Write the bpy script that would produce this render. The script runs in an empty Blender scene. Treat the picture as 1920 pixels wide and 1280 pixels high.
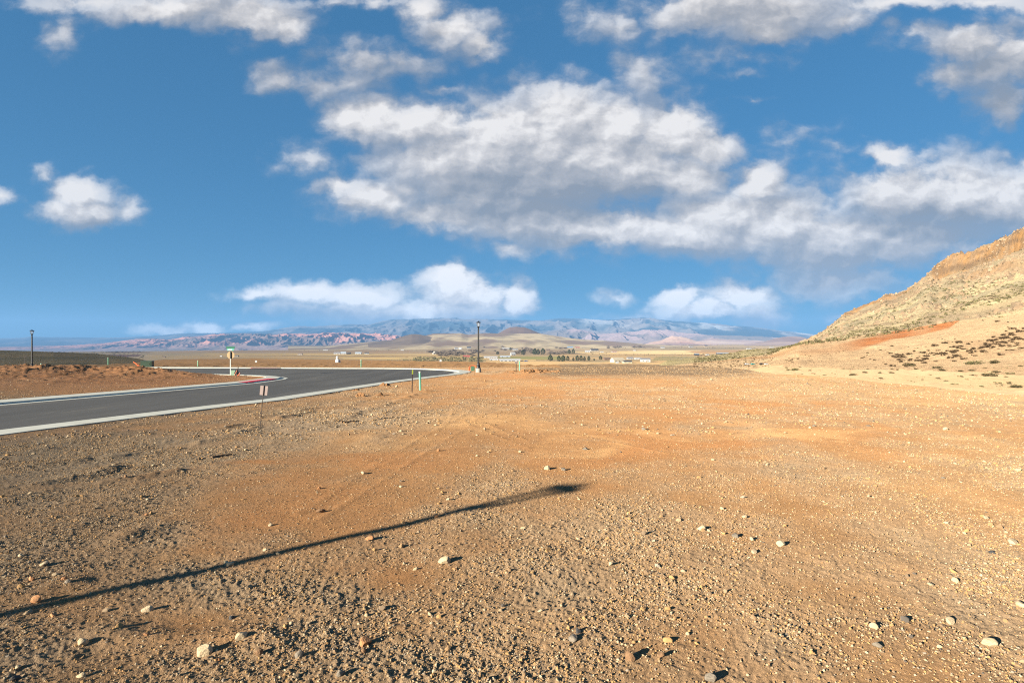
import bpy, math, random
import numpy as np
from mathutils import Vector

random.seed(7)
RNG = np.random.default_rng(7)
scene = bpy.context.scene
COL = scene.collection
R = math.radians
F = 1067.0            # focal length in photo pixels (20 mm on 36 mm, 1920 px wide)
CAM_H = 2.0

# ------------------------------------------------------------------ camera
cam_data = bpy.data.cameras.new("camera")
cam_data.lens = 20.0
cam_data.sensor_width = 36.0
cam_data.clip_start = 0.1
cam_data.clip_end = 120000.0
cam = bpy.data.objects.new("camera", cam_data)
COL.objects.link(cam)
cam.location = (0, 0, CAM_H)
cam.rotation_euler = (R(90), 0, 0)
scene.camera = cam

# ------------------------------------------------------------------ light
SUN_EL, SUN_AZ = 15.5, -131.0          # azimuth clockwise from +Y
sd = Vector((math.sin(R(SUN_AZ)) * math.cos(R(SUN_EL)),
             math.cos(R(SUN_AZ)) * math.cos(R(SUN_EL)), math.sin(R(SUN_EL))))
sun_data = bpy.data.lights.new("sun", 'SUN')
sun_data.energy = 5.0
sun_data.angle = R(0.42)
sun_data.color = (1.0, 0.90, 0.74)
sun = bpy.data.objects.new("sun", sun_data)
COL.objects.link(sun)
sun.rotation_euler = sd.to_track_quat('Z', 'Y').to_euler()

scene.view_settings.view_transform = 'Standard'
scene.view_settings.look = 'None'
scene.view_settings.gamma = 1.0
scene.view_settings.use_curve_mapping = False
scene.view_settings.exposure = 2.1
scene.cycles.use_denoising = False
scene.cycles.filter_width = 1.15
scene.cycles.max_bounces = 4
scene.cycles.diffuse_bounces = 2
scene.cycles.volume_bounces = 0
scene.cycles.transparent_max_bounces = 8

# ------------------------------------------------------------------ world: sky and clouds
CLOUDS = [
    # the large centre cloud
    (690, 222, 100, 46, 1), (800, 232, 140, 60, 1), (950, 250, 150, 85, 1), (1060, 215, 120, 80, 1),
    (1150, 232, 110, 72, 1), (1265, 245, 105, 78, 1), (1325, 275, 80, 42, .9), (1000, 330, 230, 90, 1),
    (900, 350, 170, 80, 1), (1180, 310, 150, 80, 1), (1100, 300, 270, 105, 1), (880, 300, 210, 85, 1), (1290, 330, 110, 60, .9), (640, 350, 70, 30, .7), (700, 375, 100, 48, .9),
    (760, 350, 60, 45, .6), (830, 405, 150, 50, .9), (1000, 410, 220, 60, 1), (570, 300, 55, 30, .42),
    # the bank to its right
    (1430, 345, 68, 58, 1), (1350, 400, 160, 60, 1), (1450, 420, 160, 80, 1), (1280, 440, 260, 50, 1),
    (1560, 460, 200, 80, 1), (1700, 370, 150, 85, 1), (1800, 370, 170, 90, 1), (1910, 365, 150, 85, 1),
    (1670, 300, 60, 28, .9), (1560, 525, 150, 40, .7), (1100, 430, 250, 52, 1), (955, 472, 55, 22, .6),
    (1680, 450, 260, 75, .85), (1470, 265, 70, 35, .3), (1570, 285, 60, 25, .3),
    # along the top edge
    (330, 15, 200, 42, .8), (470, 32, 115, 50, 1), (540, 48, 52, 32, .9), (120, 55, 40, 42, .42),
    (180, 0, 170, 20, .5), (795, 15, 60, 40, .7), (850, 55, 85, 40, .8), (905, 82, 48, 38, .7),
    (690, -5, 150, 20, .45), (1390, 10, 220, 62, 1), (1430, 45, 80, 36, .9), (1250, 25, 60, 50, .5),
    (1160, 50, 75, 34, .42), (1100, 30, 50, 30, .35), (1580, 30, 60, 25, .6), (1700, 5, 200, 20, .65),
    (1850, 5, 150, 20, .6),
    # thin scraps above the centre cloud
    (525, 140, 70, 35, .55), (600, 155, 60, 36, .45), (690, 110, 95, 46, .5), (750, 115, 80, 32, .42),
    (660, 150, 60, 26, .42), (825, 162, 40, 15, .36), (1210, 130, 62, 55, .42), (1390, 105, 85, 30, .33),
    (1400, 140, 50, 15, .36), (1410, 187, 40, 8, .36), (980, 160, 40, 25, .3),
    # upper right
    (1820, 85, 110, 60, .8), (1900, 100, 80, 70, .9), (1790, 140, 70, 36, .65), (1885, 190, 75, 56, .7),
    (1720, 68, 55, 30, .42), (1860, 130, 100, 50, .8),
    # small one on the left
    (145, 365, 66, 42, 1), (160, 400, 80, 34, 1), (105, 395, 50, 30, .75), (245, 388, 42, 26, .5),
    (0, 372, 34, 22, .65), (80, 330, 34, 25, .33),
    # low over the mountains
    (480, 548, 70, 20, .8), (580, 548, 110, 25, .9), (680, 556, 110, 32, 1), (700, 588, 150, 28, .85),
    (850, 528, 68, 38, 1), (885, 552, 100, 44, 1), (965, 562, 50, 42, 1), (830, 585, 190, 32, 1),
    (560, 575, 120, 18, .45), (390, 610, 50, 20, .85), (330, 616, 90, 12, .6), (480, 614, 50, 9, .6),
    (1275, 560, 58, 24, 1), (1385, 556, 75, 32, 1), (1330, 582, 120, 28, .9), (1430, 590, 66, 28, .8),
    (1155, 550, 40, 15, .36), (1400, 606, 120, 22, .5), (1580, 590, 70, 12, .36), (1180, 596, 80, 10, .35),
    # banks outside the frame
    (2300, 250, 200, 120, .9), (2600, 420, 260, 120, 1), (-300, 150, 180, 80, .9), (-500, 420, 160, 60, .9),
    (900, -350, 400, 150, .9), (1700, -450, 300, 150, .9), (200, -700, 400, 200, .8),
]
SHADES = [  # grey undersides
    (1000, 370, 260, 70, 1), (860, 400, 130, 40, .6), (1180, 380, 120, 50, .6), (1560, 500, 230, 50, .8), (1300, 490, 200, 40, .8),
    (1750, 430, 220, 60, .8), (1400, 0, 200, 55, .7), (420, 20, 200, 40, .6), (1840, 130, 150, 100, .7), (1880, 200, 120, 60, .7),
    (130, 425, 90, 26, .6), (700, 600, 260, 30, .6), (500, 565, 120, 30, .6), (1400, 605, 120, 24, .7),
    (1040, 440, 300, 30, .5), (560, 145, 160, 60, .6), (720, 120, 160, 60, .6), (1650, 470, 200, 60, .5), (330, 618, 100, 14, .5),
]


def build_world():
    w = bpy.data.worlds.new("World")
    scene.world = w
    w.use_nodes = True
    w.cycles.sampling_method = 'NONE'
    nt = w.node_tree
    nt.nodes.clear()
    N, L = nt.nodes, nt.links

    def math_(op, a, b=None, c=None, clamp=False, tree=nt):
        n = tree.nodes.new('ShaderNodeMath')
        n.operation = op
        n.use_clamp = clamp
        for i, v in enumerate((a, b, c)):
            if v is None:
                continue
            if isinstance(v, (int, float)):
                n.inputs[i].default_value = v
            else:
                tree.links.new(v, n.inputs[i])
        return n.outputs[0]

    def vmath(op, a, b=None, c=None, tree=nt):
        n = tree.nodes.new('ShaderNodeVectorMath')
        n.operation = op
        for i, v in enumerate((a, b, c)):
            if v is None:
                continue
            if isinstance(v, (tuple, list)):
                n.inputs[i].default_value = v
            elif isinstance(v, (int, float)):
                n.inputs[i].default_value = (v, v, v)
            else:
                tree.links.new(v, n.inputs[i])
        return n.outputs['Value'] if op in ('LENGTH', 'DOT_PRODUCT') else n.outputs[0]

    def blob_field(vec, blobs, g, k=0.18):
        acc = None
        for (px, py, rx, ry, wt) in blobs:
            cu, cv = (px - 960) / F, (640 - py) / F
            iu, iv = F / rx, F / ry
            q = vmath('MULTIPLY_ADD', vec, (iu, iv, 0), (-cu * iu, -cv * iv, 0), tree=g)
            ln = vmath('LENGTH', q, tree=g)
            f = math_('MULTIPLY_ADD', ln, -0.80 * wt, wt * 0.9, tree=g)
            acc = f if acc is None else math_('SMOOTH_MAX', acc, f, k, tree=g)
        return acc

    def use(group, vec):
        n = N.new('ShaderNodeGroup')
        n.node_tree = group
        L.new(vec, n.inputs[0])
        return n.outputs[0]

    def noise(vec, scale, detail=6, rough=0.55, out='Fac'):
        n = N.new('ShaderNodeTexNoise')
        n.noise_dimensions = '3D'
        n.inputs['Scale'].default_value = scale
        n.inputs['Detail'].default_value = detail
        n.inputs['Roughness'].default_value = rough
        L.new(vec, n.inputs['Vector'])
        return n.outputs[out]

    tc = N.new('ShaderNodeTexCoord')
    D = tc.outputs['Generated']
    sep = N.new('ShaderNodeSeparateXYZ')
    L.new(D, sep.inputs[0])
    y = math_('MAXIMUM', sep.outputs[1], 0.06)
    u = math_('DIVIDE', sep.outputs[0], y)
    v = math_('DIVIDE', sep.outputs[2], y)
    comb = N.new('ShaderNodeCombineXYZ')
    L.new(u, comb.inputs[0])
    L.new(v, comb.inputs[1])
    P0 = comb.outputs[0]
    # domain for the noise: flatter clouds towards the horizon
    Pn = vmath('MULTIPLY', P0, (1.0, 1.35, 1.0))
    w1 = noise(Pn, 5.0, 3, 0.5, 'Color')
    w1 = vmath('SUBTRACT', w1, (0.5, 0.5, 0.5))
    w2 = noise(Pn, 22.0, 5, 0.55, 'Color')
    w2 = vmath('SUBTRACT', w2, (0.5, 0.5, 0.5))
    warp = vmath('MULTIPLY_ADD', w1, (0.055, 0.05, 0), vmath('MULTIPLY', w2, (0.045, 0.040, 0)))
    P = vmath('ADD', P0, warp)
    def detail_group():
        g = bpy.data.node_groups.new("cloud_detail", 'ShaderNodeTree')
        g.interface.new_socket("P", in_out='INPUT', socket_type='NodeSocketVector')
        g.interface.new_socket("F", in_out='OUTPUT', socket_type='NodeSocketFloat')
        gi = g.nodes.new('NodeGroupInput')
        go = g.nodes.new('NodeGroupOutput')
        n = g.nodes.new('ShaderNodeTexNoise')
        n.inputs['Scale'].default_value = 6.0
        n.inputs['Detail'].default_value = 10
        n.inputs['Roughness'].default_value = 0.57
        g.links.new(gi.outputs[0], n.inputs['Vector'])
        acc = math_('MULTIPLY_ADD', n.outputs['Fac'], 1.10, -0.56, tree=g)
        nf = g.nodes.new('ShaderNodeTexNoise')
        nf.inputs['Scale'].default_value = 30.0
        nf.inputs['Detail'].default_value = 7
        nf.inputs['Roughness'].default_value = 0.62
        g.links.new(gi.outputs[0], nf.inputs['Vector'])
        acc = math_('ADD', acc, math_('MULTIPLY_ADD', nf.outputs['Fac'], 0.50, -0.25, tree=g), tree=g)
        for sc, am in ((13.0, 0.42), (31.0, 0.20)):
            vo = g.nodes.new('ShaderNodeTexVoronoi')
            vo.feature = 'SMOOTH_F1'
            vo.inputs['Smoothness'].default_value = 0.35
            vo.inputs['Scale'].default_value = sc
            g.links.new(gi.outputs[0], vo.inputs['Vector'])
            acc = math_('ADD', acc, math_('MULTIPLY_ADD', vo.outputs['Distance'], -am, am * .42, tree=g), tree=g)
        g.links.new(acc, go.inputs[0])
        return g

    det = detail_group()
    Pd = vmath('MULTIPLY_ADD', w2, (0.03, 0.03, 0.0), Pn)
    n1 = use(det, Pd)
    n1b = use(det, vmath('ADD', Pd, (-0.009, 0.013, 0)))
    Pup = vmath('ADD', P, (-0.022, 0.042, 0))
    relief = math_('MULTIPLY', math_('SUBTRACT', n1, n1b), 1.5)

    sky = N.new('ShaderNodeTexSky')
    sky.sky_type = 'NISHITA'
    sky.sun_disc = False
    sky.sun_elevation = R(SUN_EL)
    sky.sun_rotation = R(SUN_AZ)
    sky.altitude = 900
    sky.air_density = 1.0
    sky.dust_density = 0.3
    sky.ozone_density = 2.0
    gm = N.new('ShaderNodeGamma')
    gm.inputs['Gamma'].default_value = 0.4
    L.new(sky.outputs[0], gm.inputs['Color'])
    skyc = vmath('MULTIPLY', gm.outputs[0], SKY_TINT)

    def background(col):
        bg = N.new('ShaderNodeBackground')
        bg.inputs['Strength'].default_value = 0.05
        L.new(col, bg.inputs['Color'])
        return bg.outputs[0]

    def choose(fac, a, b):
        m = N.new('ShaderNodeMixShader')
        L.new(fac, m.inputs[0])
        L.new(a, m.inputs[1])
        L.new(b, m.inputs[2])
        return m.outputs[0]

    def tile(u0, u1, v0, v1):
        """one part of the sky with the clouds that reach into it"""
        def near(b):
            cu, cv = (b[0] - 960) / F, (640 - b[1]) / F
            mu, mv = 1.8 * b[2] / F + .06, 1.8 * b[3] / F + .06
            return cu + mu > u0 and cu - mu < u1 and cv + mv > v0 and cv - mv < v1
        cl = [b for b in CLOUDS if near(b)]
        sh_ = [b for b in SHADES if near(b)]
        if not cl:
            return background(skyc)
        g = bpy.data.node_groups.new("cloud_tile", 'ShaderNodeTree')
        names = (("P", 'Vector', P), ("Pup", 'Vector', Pup), ("detail", 'Float', n1), ("relief", 'Float', relief), ("sky", 'Vector', skyc))
        for nm, ty, _ in names:
            g.interface.new_socket(nm, in_out='INPUT', socket_type='NodeSocket' + ty)
        g.interface.new_socket("out", in_out='OUTPUT', socket_type='NodeSocketShader')
        gi = g.nodes.new('NodeGroupInput')
        go = g.nodes.new('NodeGroupOutput')
        iP, iPup, iN, iR, iS = gi.outputs[0], gi.outputs[1], gi.outputs[2], gi.outputs[3], gi.outputs[4]
        gl = g.links
        Fa = blob_field(iP, cl, g)
        Fb = blob_field(iPup, cl, g)
        dens = math_('ADD', Fa, iN, tree=g)
        mr = g.nodes.new('ShaderNodeMapRange')
        mr.interpolation_type = 'SMOOTHERSTEP'
        mr.inputs['From Min'].default_value = -0.23
        mr.inputs['From Max'].default_value = 0.38
        gl.new(dens, mr.inputs['Value'])
        thick = math_('MULTIPLY_ADD', Fa, 1.0, 0.45, clamp=True, tree=g)
        alpha = math_('MULTIPLY', mr.outputs[0], math_('MULTIPLY', thick, 0.98, tree=g), tree=g)
        slope = math_('MULTIPLY', math_('SUBTRACT', Fa, Fb, tree=g), 0.75, tree=g)
        # light from the upper left: edges that face it are bright, undersides are grey
        lit = math_('ADD', math_('ADD', iR, slope, tree=g), 0.53, tree=g)
        if sh_:
            Sh = blob_field(iP, sh_, g)
            shade = g.nodes.new('ShaderNodeMapRange')
            shade.interpolation_type = 'SMOOTHSTEP'
            shade.inputs['From Min'].default_value = -0.10
            shade.inputs['From Max'].default_value = 0.65
            gl.new(math_('MULTIPLY_ADD', iN, 0.3, Sh, tree=g), shade.inputs['Value'])
            lit = math_('SUBTRACT', lit, math_('MULTIPLY', shade.outputs[0], 0.54, tree=g), tree=g)
        lit = math_('ADD', lit, math_('MULTIPLY', math_('SUBTRACT', alpha, 0.6, tree=g), 0.3, tree=g), tree=g)
        ramp = g.nodes.new('ShaderNodeValToRGB')
        els = ramp.color_ramp.elements
        els[0].position = 0.0
        els[0].color = (0.28, 0.31, 0.365, 1)
        els[1].position = 1.0
        els[1].color = (0.90, 0.87, 0.85, 1)
        e = els.new(0.4)
        e.color = (0.44, 0.445, 0.475, 1)
        e = els.new(0.72)
        e.color = (0.66, 0.64, 0.64, 1)
        gl.new(lit, ramp.inputs[0])
        cloud_col = vmath('SCALE', ramp.outputs[0], tree=g)
        sp = g.nodes.new('ShaderNodeSeparateXYZ')
        gl.new(iP, sp.inputs[0])
        low = math_('MULTIPLY_ADD', sp.outputs[1], -5.0, 1.1, clamp=True, tree=g)
        gl.new(math_('MULTIPLY_ADD', low, .40 * CLOUD_GAIN, CLOUD_GAIN, tree=g), cloud_col.node.inputs['Scale'])
        mix = g.nodes.new('ShaderNodeMix')
        mix.data_type = 'RGBA'
        gl.new(alpha, mix.inputs['Factor'])
        gl.new(iS, mix.inputs['A'])
        gl.new(cloud_col, mix.inputs['B'])
        bg = g.nodes.new('ShaderNodeBackground')
        bg.inputs['Strength'].default_value = 0.05
        gl.new(mix.outputs['Result'], bg.inputs['Color'])
        gl.new(bg.outputs[0], go.inputs[0])
        n = N.new('ShaderNodeGroup')
        n.node_tree = g
        for k, (_, _, src) in enumerate(names):
            L.new(src, n.inputs[k])
        return n.outputs[0]

    us = [-99, -.70, -.45, -.25, -.08, .12, .32, .52, .75, 99]
    vs = [-99, .12, .28, .42, 99]

    def column(u0, u1):
        sh = tile(u0, u1, vs[0], vs[1])
        for k in range(1, len(vs) - 1):
            sh = choose(math_('GREATER_THAN', v, vs[k]), sh, tile(u0, u1, vs[k], vs[k + 1]))
        return sh

    def tree(i, j):
        """bisect the columns so that few comparisons are made"""
        if j - i == 1:
            return column(us[i], us[j])
        m = (i + j) // 2
        return choose(math_('GREATER_THAN', u, us[m]), tree(i, m), tree(m, j))
    clouds = tree(0, len(us) - 1)
    # clouds stand on this side of the sky only; elsewhere it is clear
    front = math_('MULTIPLY', math_('GREATER_THAN', sep.outputs[1], 0.30), math_('GREATER_THAN', sep.outputs[2], 0.0))
    final = choose(front, background(skyc), clouds)
    out = N.new('ShaderNodeOutputWorld')
    L.new(final, out.inputs['Surface'])


SKY_TINT = (.215, .70, 1.21)
CLOUD_GAIN = 4.75
build_world()


# ================================================================== helpers
def h2(ix, iy, seed):
    n = (ix * np.int64(374761393) + iy * np.int64(668265263) + np.int64(seed) * np.int64(1442695041)) & np.int64(0xFFFFFFFF)
    n = ((n ^ (n >> 13)) * np.int64(1274126177)) & np.int64(0xFFFFFFFF)
    n = n ^ (n >> 16)
    return (n & np.int64(0xFFFF)).astype(np.float32) / 65535.0


def vn(x, y, seed=0):
    x = np.asarray(x, dtype=np.float64)
    y = np.asarray(y, dtype=np.float64)
    x0 = np.floor(x)
    y0 = np.floor(y)
    fx = (x - x0).astype(np.float32)
    fy = (y - y0).astype(np.float32)
    ix = x0.astype(np.int64)
    iy = y0.astype(np.int64)
    fx = fx * fx * (3 - 2 * fx)
    fy = fy * fy * (3 - 2 * fy)
    a = h2(ix, iy, seed)
    b = h2(ix + 1, iy, seed)
    c = h2(ix, iy + 1, seed)
    d = h2(ix + 1, iy + 1, seed)
    return (a * (1 - fx) + b * fx) * (1 - fy) + (c * (1 - fx) + d * fx) * fy


def fbm(x, y, octaves=4, seed=0, gain=0.5):
    s = 0.0
    a = 1.0
    t = 0.0
    for i in range(octaves):
        c, q = math.cos(.6 + 1.1 * i) * 2.03 ** i, math.sin(.6 + 1.1 * i) * 2.03 ** i
        s = s + a * vn(x * c - y * q + 17.3 * i, x * q + y * c - 9.1 * i, seed + i * 31)
        t += a
        a *= gain
    return s / t          # 0..1


def ridged(x, y, octaves=4, seed=0):
    s = 0.0
    a = 1.0
    t = 0.0
    for i in range(octaves):
        c, q = math.cos(.5 + .9 * i) * 2.1 ** i, math.sin(.5 + .9 * i) * 2.1 ** i
        n = 1 - np.abs(2 * vn(x * c - y * q + 5.7 * i, x * q + y * c + 3.3 * i, seed + 13 * i) - 1)
        s = s + a * n * n
        t += a
        a *= 0.5
    return s / t


def sst(a, b, x):
    t = np.clip((np.asarray(x, dtype=np.float64) - a) / (b - a), 0, 1)
    return t * t * (3 - 2 * t)


def lerp(a, b, t):
    return a + (b - a) * t


def U(px):
    return (np.asarray(px, dtype=float) - 960) / F


def V(py):
    return (640 - np.asarray(py, dtype=float)) / F


def gp(px, py):
    """photo pixel -> point on the graded lot"""
    d = CAM_H * F / (py - 657.0)
    return ((px - 960) / F * d, d)


def plain_pt(px, py, z=-38.0):
    d = (CAM_H - z) * F / (py - 640.0)
    return ((px - 960) / F * d, d, z)


def raw_mesh(name, verts, quads=None, tris=None, smooth=False):
    me = bpy.data.meshes.new(name)
    verts = np.ascontiguousarray(verts, dtype=np.float32)
    me.vertices.add(len(verts))
    me.vertices.foreach_set("co", verts.ravel())
    loops = []
    starts = []
    n = 0
    if quads is not None and len(quads):
        quads = np.asarray(quads, dtype=np.int32)
        loops.append(quads.ravel())
        starts.append(n + 4 * np.arange(len(quads), dtype=np.int32))
        n += 4 * len(quads)
    if tris is not None and len(tris):
        tris = np.asarray(tris, dtype=np.int32)
        loops.append(tris.ravel())
        starts.append(n + 3 * np.arange(len(tris), dtype=np.int32))
        n += 3 * len(tris)
    lo = np.concatenate(loops)
    st = np.concatenate(starts)
    me.loops.add(len(lo))
    me.loops.foreach_set("vertex_index", lo)
    me.polygons.add(len(st))
    me.polygons.foreach_set("loop_start", st)
    me.polygons.foreach_set("use_smooth", np.full(len(st), bool(smooth)))
    me.update(calc_edges=True)
    return me


def link(name, me, mat=None, parent=None):
    o = bpy.data.objects.new(name, me)
    COL.objects.link(o)
    if mat is not None and me is not None and len(me.materials) == 0:
        me.materials.append(mat)
    if parent is not None:
        o.parent = parent
    return o


def colattr(me, name, rgb):
    a = me.color_attributes.new(name, 'FLOAT_COLOR', 'POINT')
    c = np.ones((len(rgb), 4), dtype=np.float32)
    c[:, :3] = rgb
    a.data.foreach_set("color", c.ravel())


def fltattr(me, name, val):
    a = me.attributes.new(name, 'FLOAT', 'POINT')
    a.data.foreach_set("value", np.ascontiguousarray(val, dtype=np.float32))


def grid_obj(name, X, Y, Z, col, mat, smooth=True, close=False):
    n, m = X.shape
    v = np.stack([X.ravel(), Y.ravel(), Z.ravel()], 1)
    i = np.arange(n - 1)[:, None] * m + np.arange(m - 1)[None, :]
    q = np.stack([i, i + 1, i + m + 1, i + m], -1).reshape(-1, 4)
    if close:
        i = np.arange(n - 1) * m
        q = np.concatenate([q, np.stack([i + m - 1, i, i + m, i + 2 * m - 1], -1)])
    me = raw_mesh(name, v, quads=q, smooth=smooth)
    if col is not None:
        colattr(me, "soil", col.reshape(-1, 3))
    return link(name, me, mat)


def tag(o, label=None, cat=None, group=None, kind=None):
    if label:
        o["label"] = label
    if cat:
        o["category"] = cat
    if group:
        o["group"] = group
    if kind:
        o["kind"] = kind
    return o


def empty(name, loc, rz=0.0):
    o = bpy.data.objects.new(name, None)
    o.empty_display_size = 0.2
    COL.objects.link(o)
    o.location = loc
    o.rotation_euler = (0, 0, rz)
    return o


def copy_thing(root, loc, rz=None, scale=None):
    c = root.copy()
    COL.objects.link(c)
    c.location = loc
    if rz is not None:
        c.rotation_euler = (c.rotation_euler[0], c.rotation_euler[1], rz)
    if scale is not None:
        c.scale = (scale, scale, scale)
    for ch in list(root.children):
        k = ch.copy()
        COL.objects.link(k)
        k.parent = c
        for g in list(ch.children):
            s = g.copy()
            COL.objects.link(s)
            s.parent = k
    return c


class MB:
    """collects shapes, builds one mesh"""

    def __init__(self):
        self.v = []
        self.f = []

    def add(self, vs, fs):
        b = len(self.v)
        self.v += [tuple(p) for p in vs]
        self.f += [tuple(i + b for i in q) for q in fs]

    def box(self, c, s, rz=0.0, taper=1.0):
        cx, cy, cz = c
        hx, hy, hz = s[0] / 2, s[1] / 2, s[2] / 2
        co, si = math.cos(rz), math.sin(rz)
        vs = []
        for z, k in ((-hz, 1.0), (hz, taper)):
            for x, y in ((-hx, -hy), (hx, -hy), (hx, hy), (-hx, hy)):
                x *= k
                y *= k
                vs.append((cx + x * co - y * si, cy + x * si + y * co, cz + z))
        self.add(vs, [(3, 2, 1, 0), (4, 5, 6, 7), (0, 1, 5, 4), (1, 2, 6, 5), (2, 3, 7, 6), (3, 0, 4, 7)])

    def tube(self, pts, rs, seg=10, cap=True):
        if isinstance(rs, (int, float)):
            rs = [rs] * len(pts)
        pts = [Vector(p) for p in pts]
        vs = []
        for i, p in enumerate(pts):
            t = (pts[min(i + 1, len(pts) - 1)] - pts[max(i - 1, 0)]).normalized()
            a = t.cross(Vector((0, 0, 1)))
            if a.length < 1e-3:
                a = t.cross(Vector((0, 1, 0)))
            a.normalize()
            b = t.cross(a)
            for k in range(seg):
                w = 2 * math.pi * k / seg
                vs.append(p + (a * math.cos(w) + b * math.sin(w)) * rs[i])
        fs = []
        for i in range(len(pts) - 1):
            for k in range(seg):
                k2 = (k + 1) % seg
                fs.append((i * seg + k, i * seg + k2, (i + 1) * seg + k2, (i + 1) * seg + k))
        if cap:
            fs.append(tuple(range(seg))[::-1])
            fs.append(tuple((len(pts) - 1) * seg + k for k in range(seg)))
        self.add(vs, fs)

    def lathe(self, prof, seg=16, c=(0, 0, 0), phase=0.0):
        vs = []
        for r, z in prof:
            for k in range(seg):
                w = 2 * math.pi * k / seg + phase
                vs.append((c[0] + r * math.cos(w), c[1] + r * math.sin(w), c[2] + z))
        fs = []
        for i in range(len(prof) - 1):
            for k in range(seg):
                k2 = (k + 1) % seg
                fs.append((i * seg + k, i * seg + k2, (i + 1) * seg + k2, (i + 1) * seg + k))
        fs.append(tuple(range(seg))[::-1])
        fs.append(tuple((len(prof) - 1) * seg + k for k in range(seg)))
        self.add(vs, fs)

    def build(self, name, mat, parent=None, loc=None, smooth=False):
        me = bpy.data.meshes.new(name)
        me.from_pydata(self.v, [], self.f)
        if smooth:
            for p in me.polygons:
                p.use_smooth = True
        me.update()
        o = link(name, me, mat, parent)
        if loc is not None:
            o.location = loc
        return o


# ================================================================== materials
ALB = 0.585          # the exposure is set for low winter sun; surfaces keep natural albedos


def new_mat(name):
    m = bpy.data.materials.new(name)
    m.use_nodes = True
    nt = m.node_tree
    return m, nt, nt.nodes['Principled BSDF']


def mat_simple(name, rgb, rough=0.6, metal=0.0, vary=0.12, scale=8.0, bump=0.0, spec=0.4):
    m, nt, b = new_mat(name)
    b.inputs['Roughness'].default_value = rough
    b.inputs['Metallic'].default_value = metal
    b.inputs['Specular IOR Level'].default_value = spec
    tc = nt.nodes.new('ShaderNodeTexCoord')
    n = nt.nodes.new('ShaderNodeTexNoise')
    n.inputs['Scale'].default_value = scale
    n.inputs['Detail'].default_value = 5
    nt.links.new(tc.outputs['Object'], n.inputs['Vector'])
    r = nt.nodes.new('ShaderNodeMapRange')
    r.inputs['To Min'].default_value = 1 - vary
    r.inputs['To Max'].default_value = 1 + vary
    r.inputs['From Min'].default_value = 0.25
    r.inputs['From Max'].default_value = 0.75
    nt.links.new(n.outputs['Fac'], r.inputs['Value'])
    v = nt.nodes.new('ShaderNodeVectorMath')
    v.operation = 'SCALE'
    v.inputs[0].default_value = [c * ALB for c in rgb]
    nt.links.new(r.outputs[0], v.inputs['Scale'])
    nt.links.new(v.outputs[0], b.inputs['Base Color'])
    if bump:
        bp = nt.nodes.new('ShaderNodeBump')
        bp.inputs['Strength'].default_value = bump
        bp.inputs['Distance'].default_value = 0.02
        nt.links.new(n.outputs['Fac'], bp.inputs['Height'])
        nt.links.new(bp.outputs[0], b.inputs['Normal'])
    return m


def mat_soil(name, scales, vary, bump_scales=(), bump_dist=0.02, bump_strength=0.5, rough=0.95, islands=False):
    """albedo from the 'soil' attribute, broken up by world-space noise"""
    m, nt, b = new_mat(name)
    b.inputs['Roughness'].default_value = rough
    b.inputs['Specular IOR Level'].default_value = 0.15
    b.inputs['Diffuse Roughness'].default_value = 0.9
    at = nt.nodes.new('ShaderNodeAttribute')
    at.attribute_name = "soil"
    geo = nt.nodes.new('ShaderNodeNewGeometry')
    sc = nt.nodes.new('ShaderNodeVectorMath')
    sc.operation = 'SCALE'
    sc.inputs['Scale'].default_value = ALB
    nt.links.new(at.outputs['Color'], sc.inputs[0])
    cur = sc.outputs[0]
    for s, k in zip(scales, vary):
        n = nt.nodes.new('ShaderNodeTexNoise')
        n.inputs['Scale'].default_value = s
        n.inputs['Detail'].default_value = 6
        n.inputs['Roughness'].default_value = 0.65
        nt.links.new(geo.outputs['Position'], n.inputs['Vector'])
        r = nt.nodes.new('ShaderNodeMapRange')
        r.inputs['From Min'].default_value = 0.25
        r.inputs['From Max'].default_value = 0.75
        r.inputs['To Min'].default_value = 1 - k
        r.inputs['To Max'].default_value = 1 + k
        nt.links.new(n.outputs['Fac'], r.inputs['Value'])
        v = nt.nodes.new('ShaderNodeVectorMath')
        v.operation = 'SCALE'
        nt.links.new(cur, v.inputs[0])
        nt.links.new(r.outputs[0], v.inputs['Scale'])
        cur = v.outputs[0]
    nt.links.new(cur, b.inputs['Base Color'])
    prev = None
    for s in bump_scales:
        n = nt.nodes.new('ShaderNodeTexNoise')
        n.inputs['Scale'].default_value = s
        n.inputs['Detail'].default_value = 4
        n.inputs['Roughness'].default_value = 0.6
        nt.links.new(geo.outputs['Position'], n.inputs['Vector'])
        bp = nt.nodes.new('ShaderNodeBump')
        bp.inputs['Strength'].default_value = bump_strength
        bp.inputs['Distance'].default_value = bump_dist
        nt.links.new(n.outputs['Fac'], bp.inputs['Height'])
        if prev is not None:
            nt.links.new(prev, bp.inputs['Normal'])
        prev = bp.outputs[0]
    if prev is not None:
        nt.links.new(prev, b.inputs['Normal'])
    return m


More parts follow.
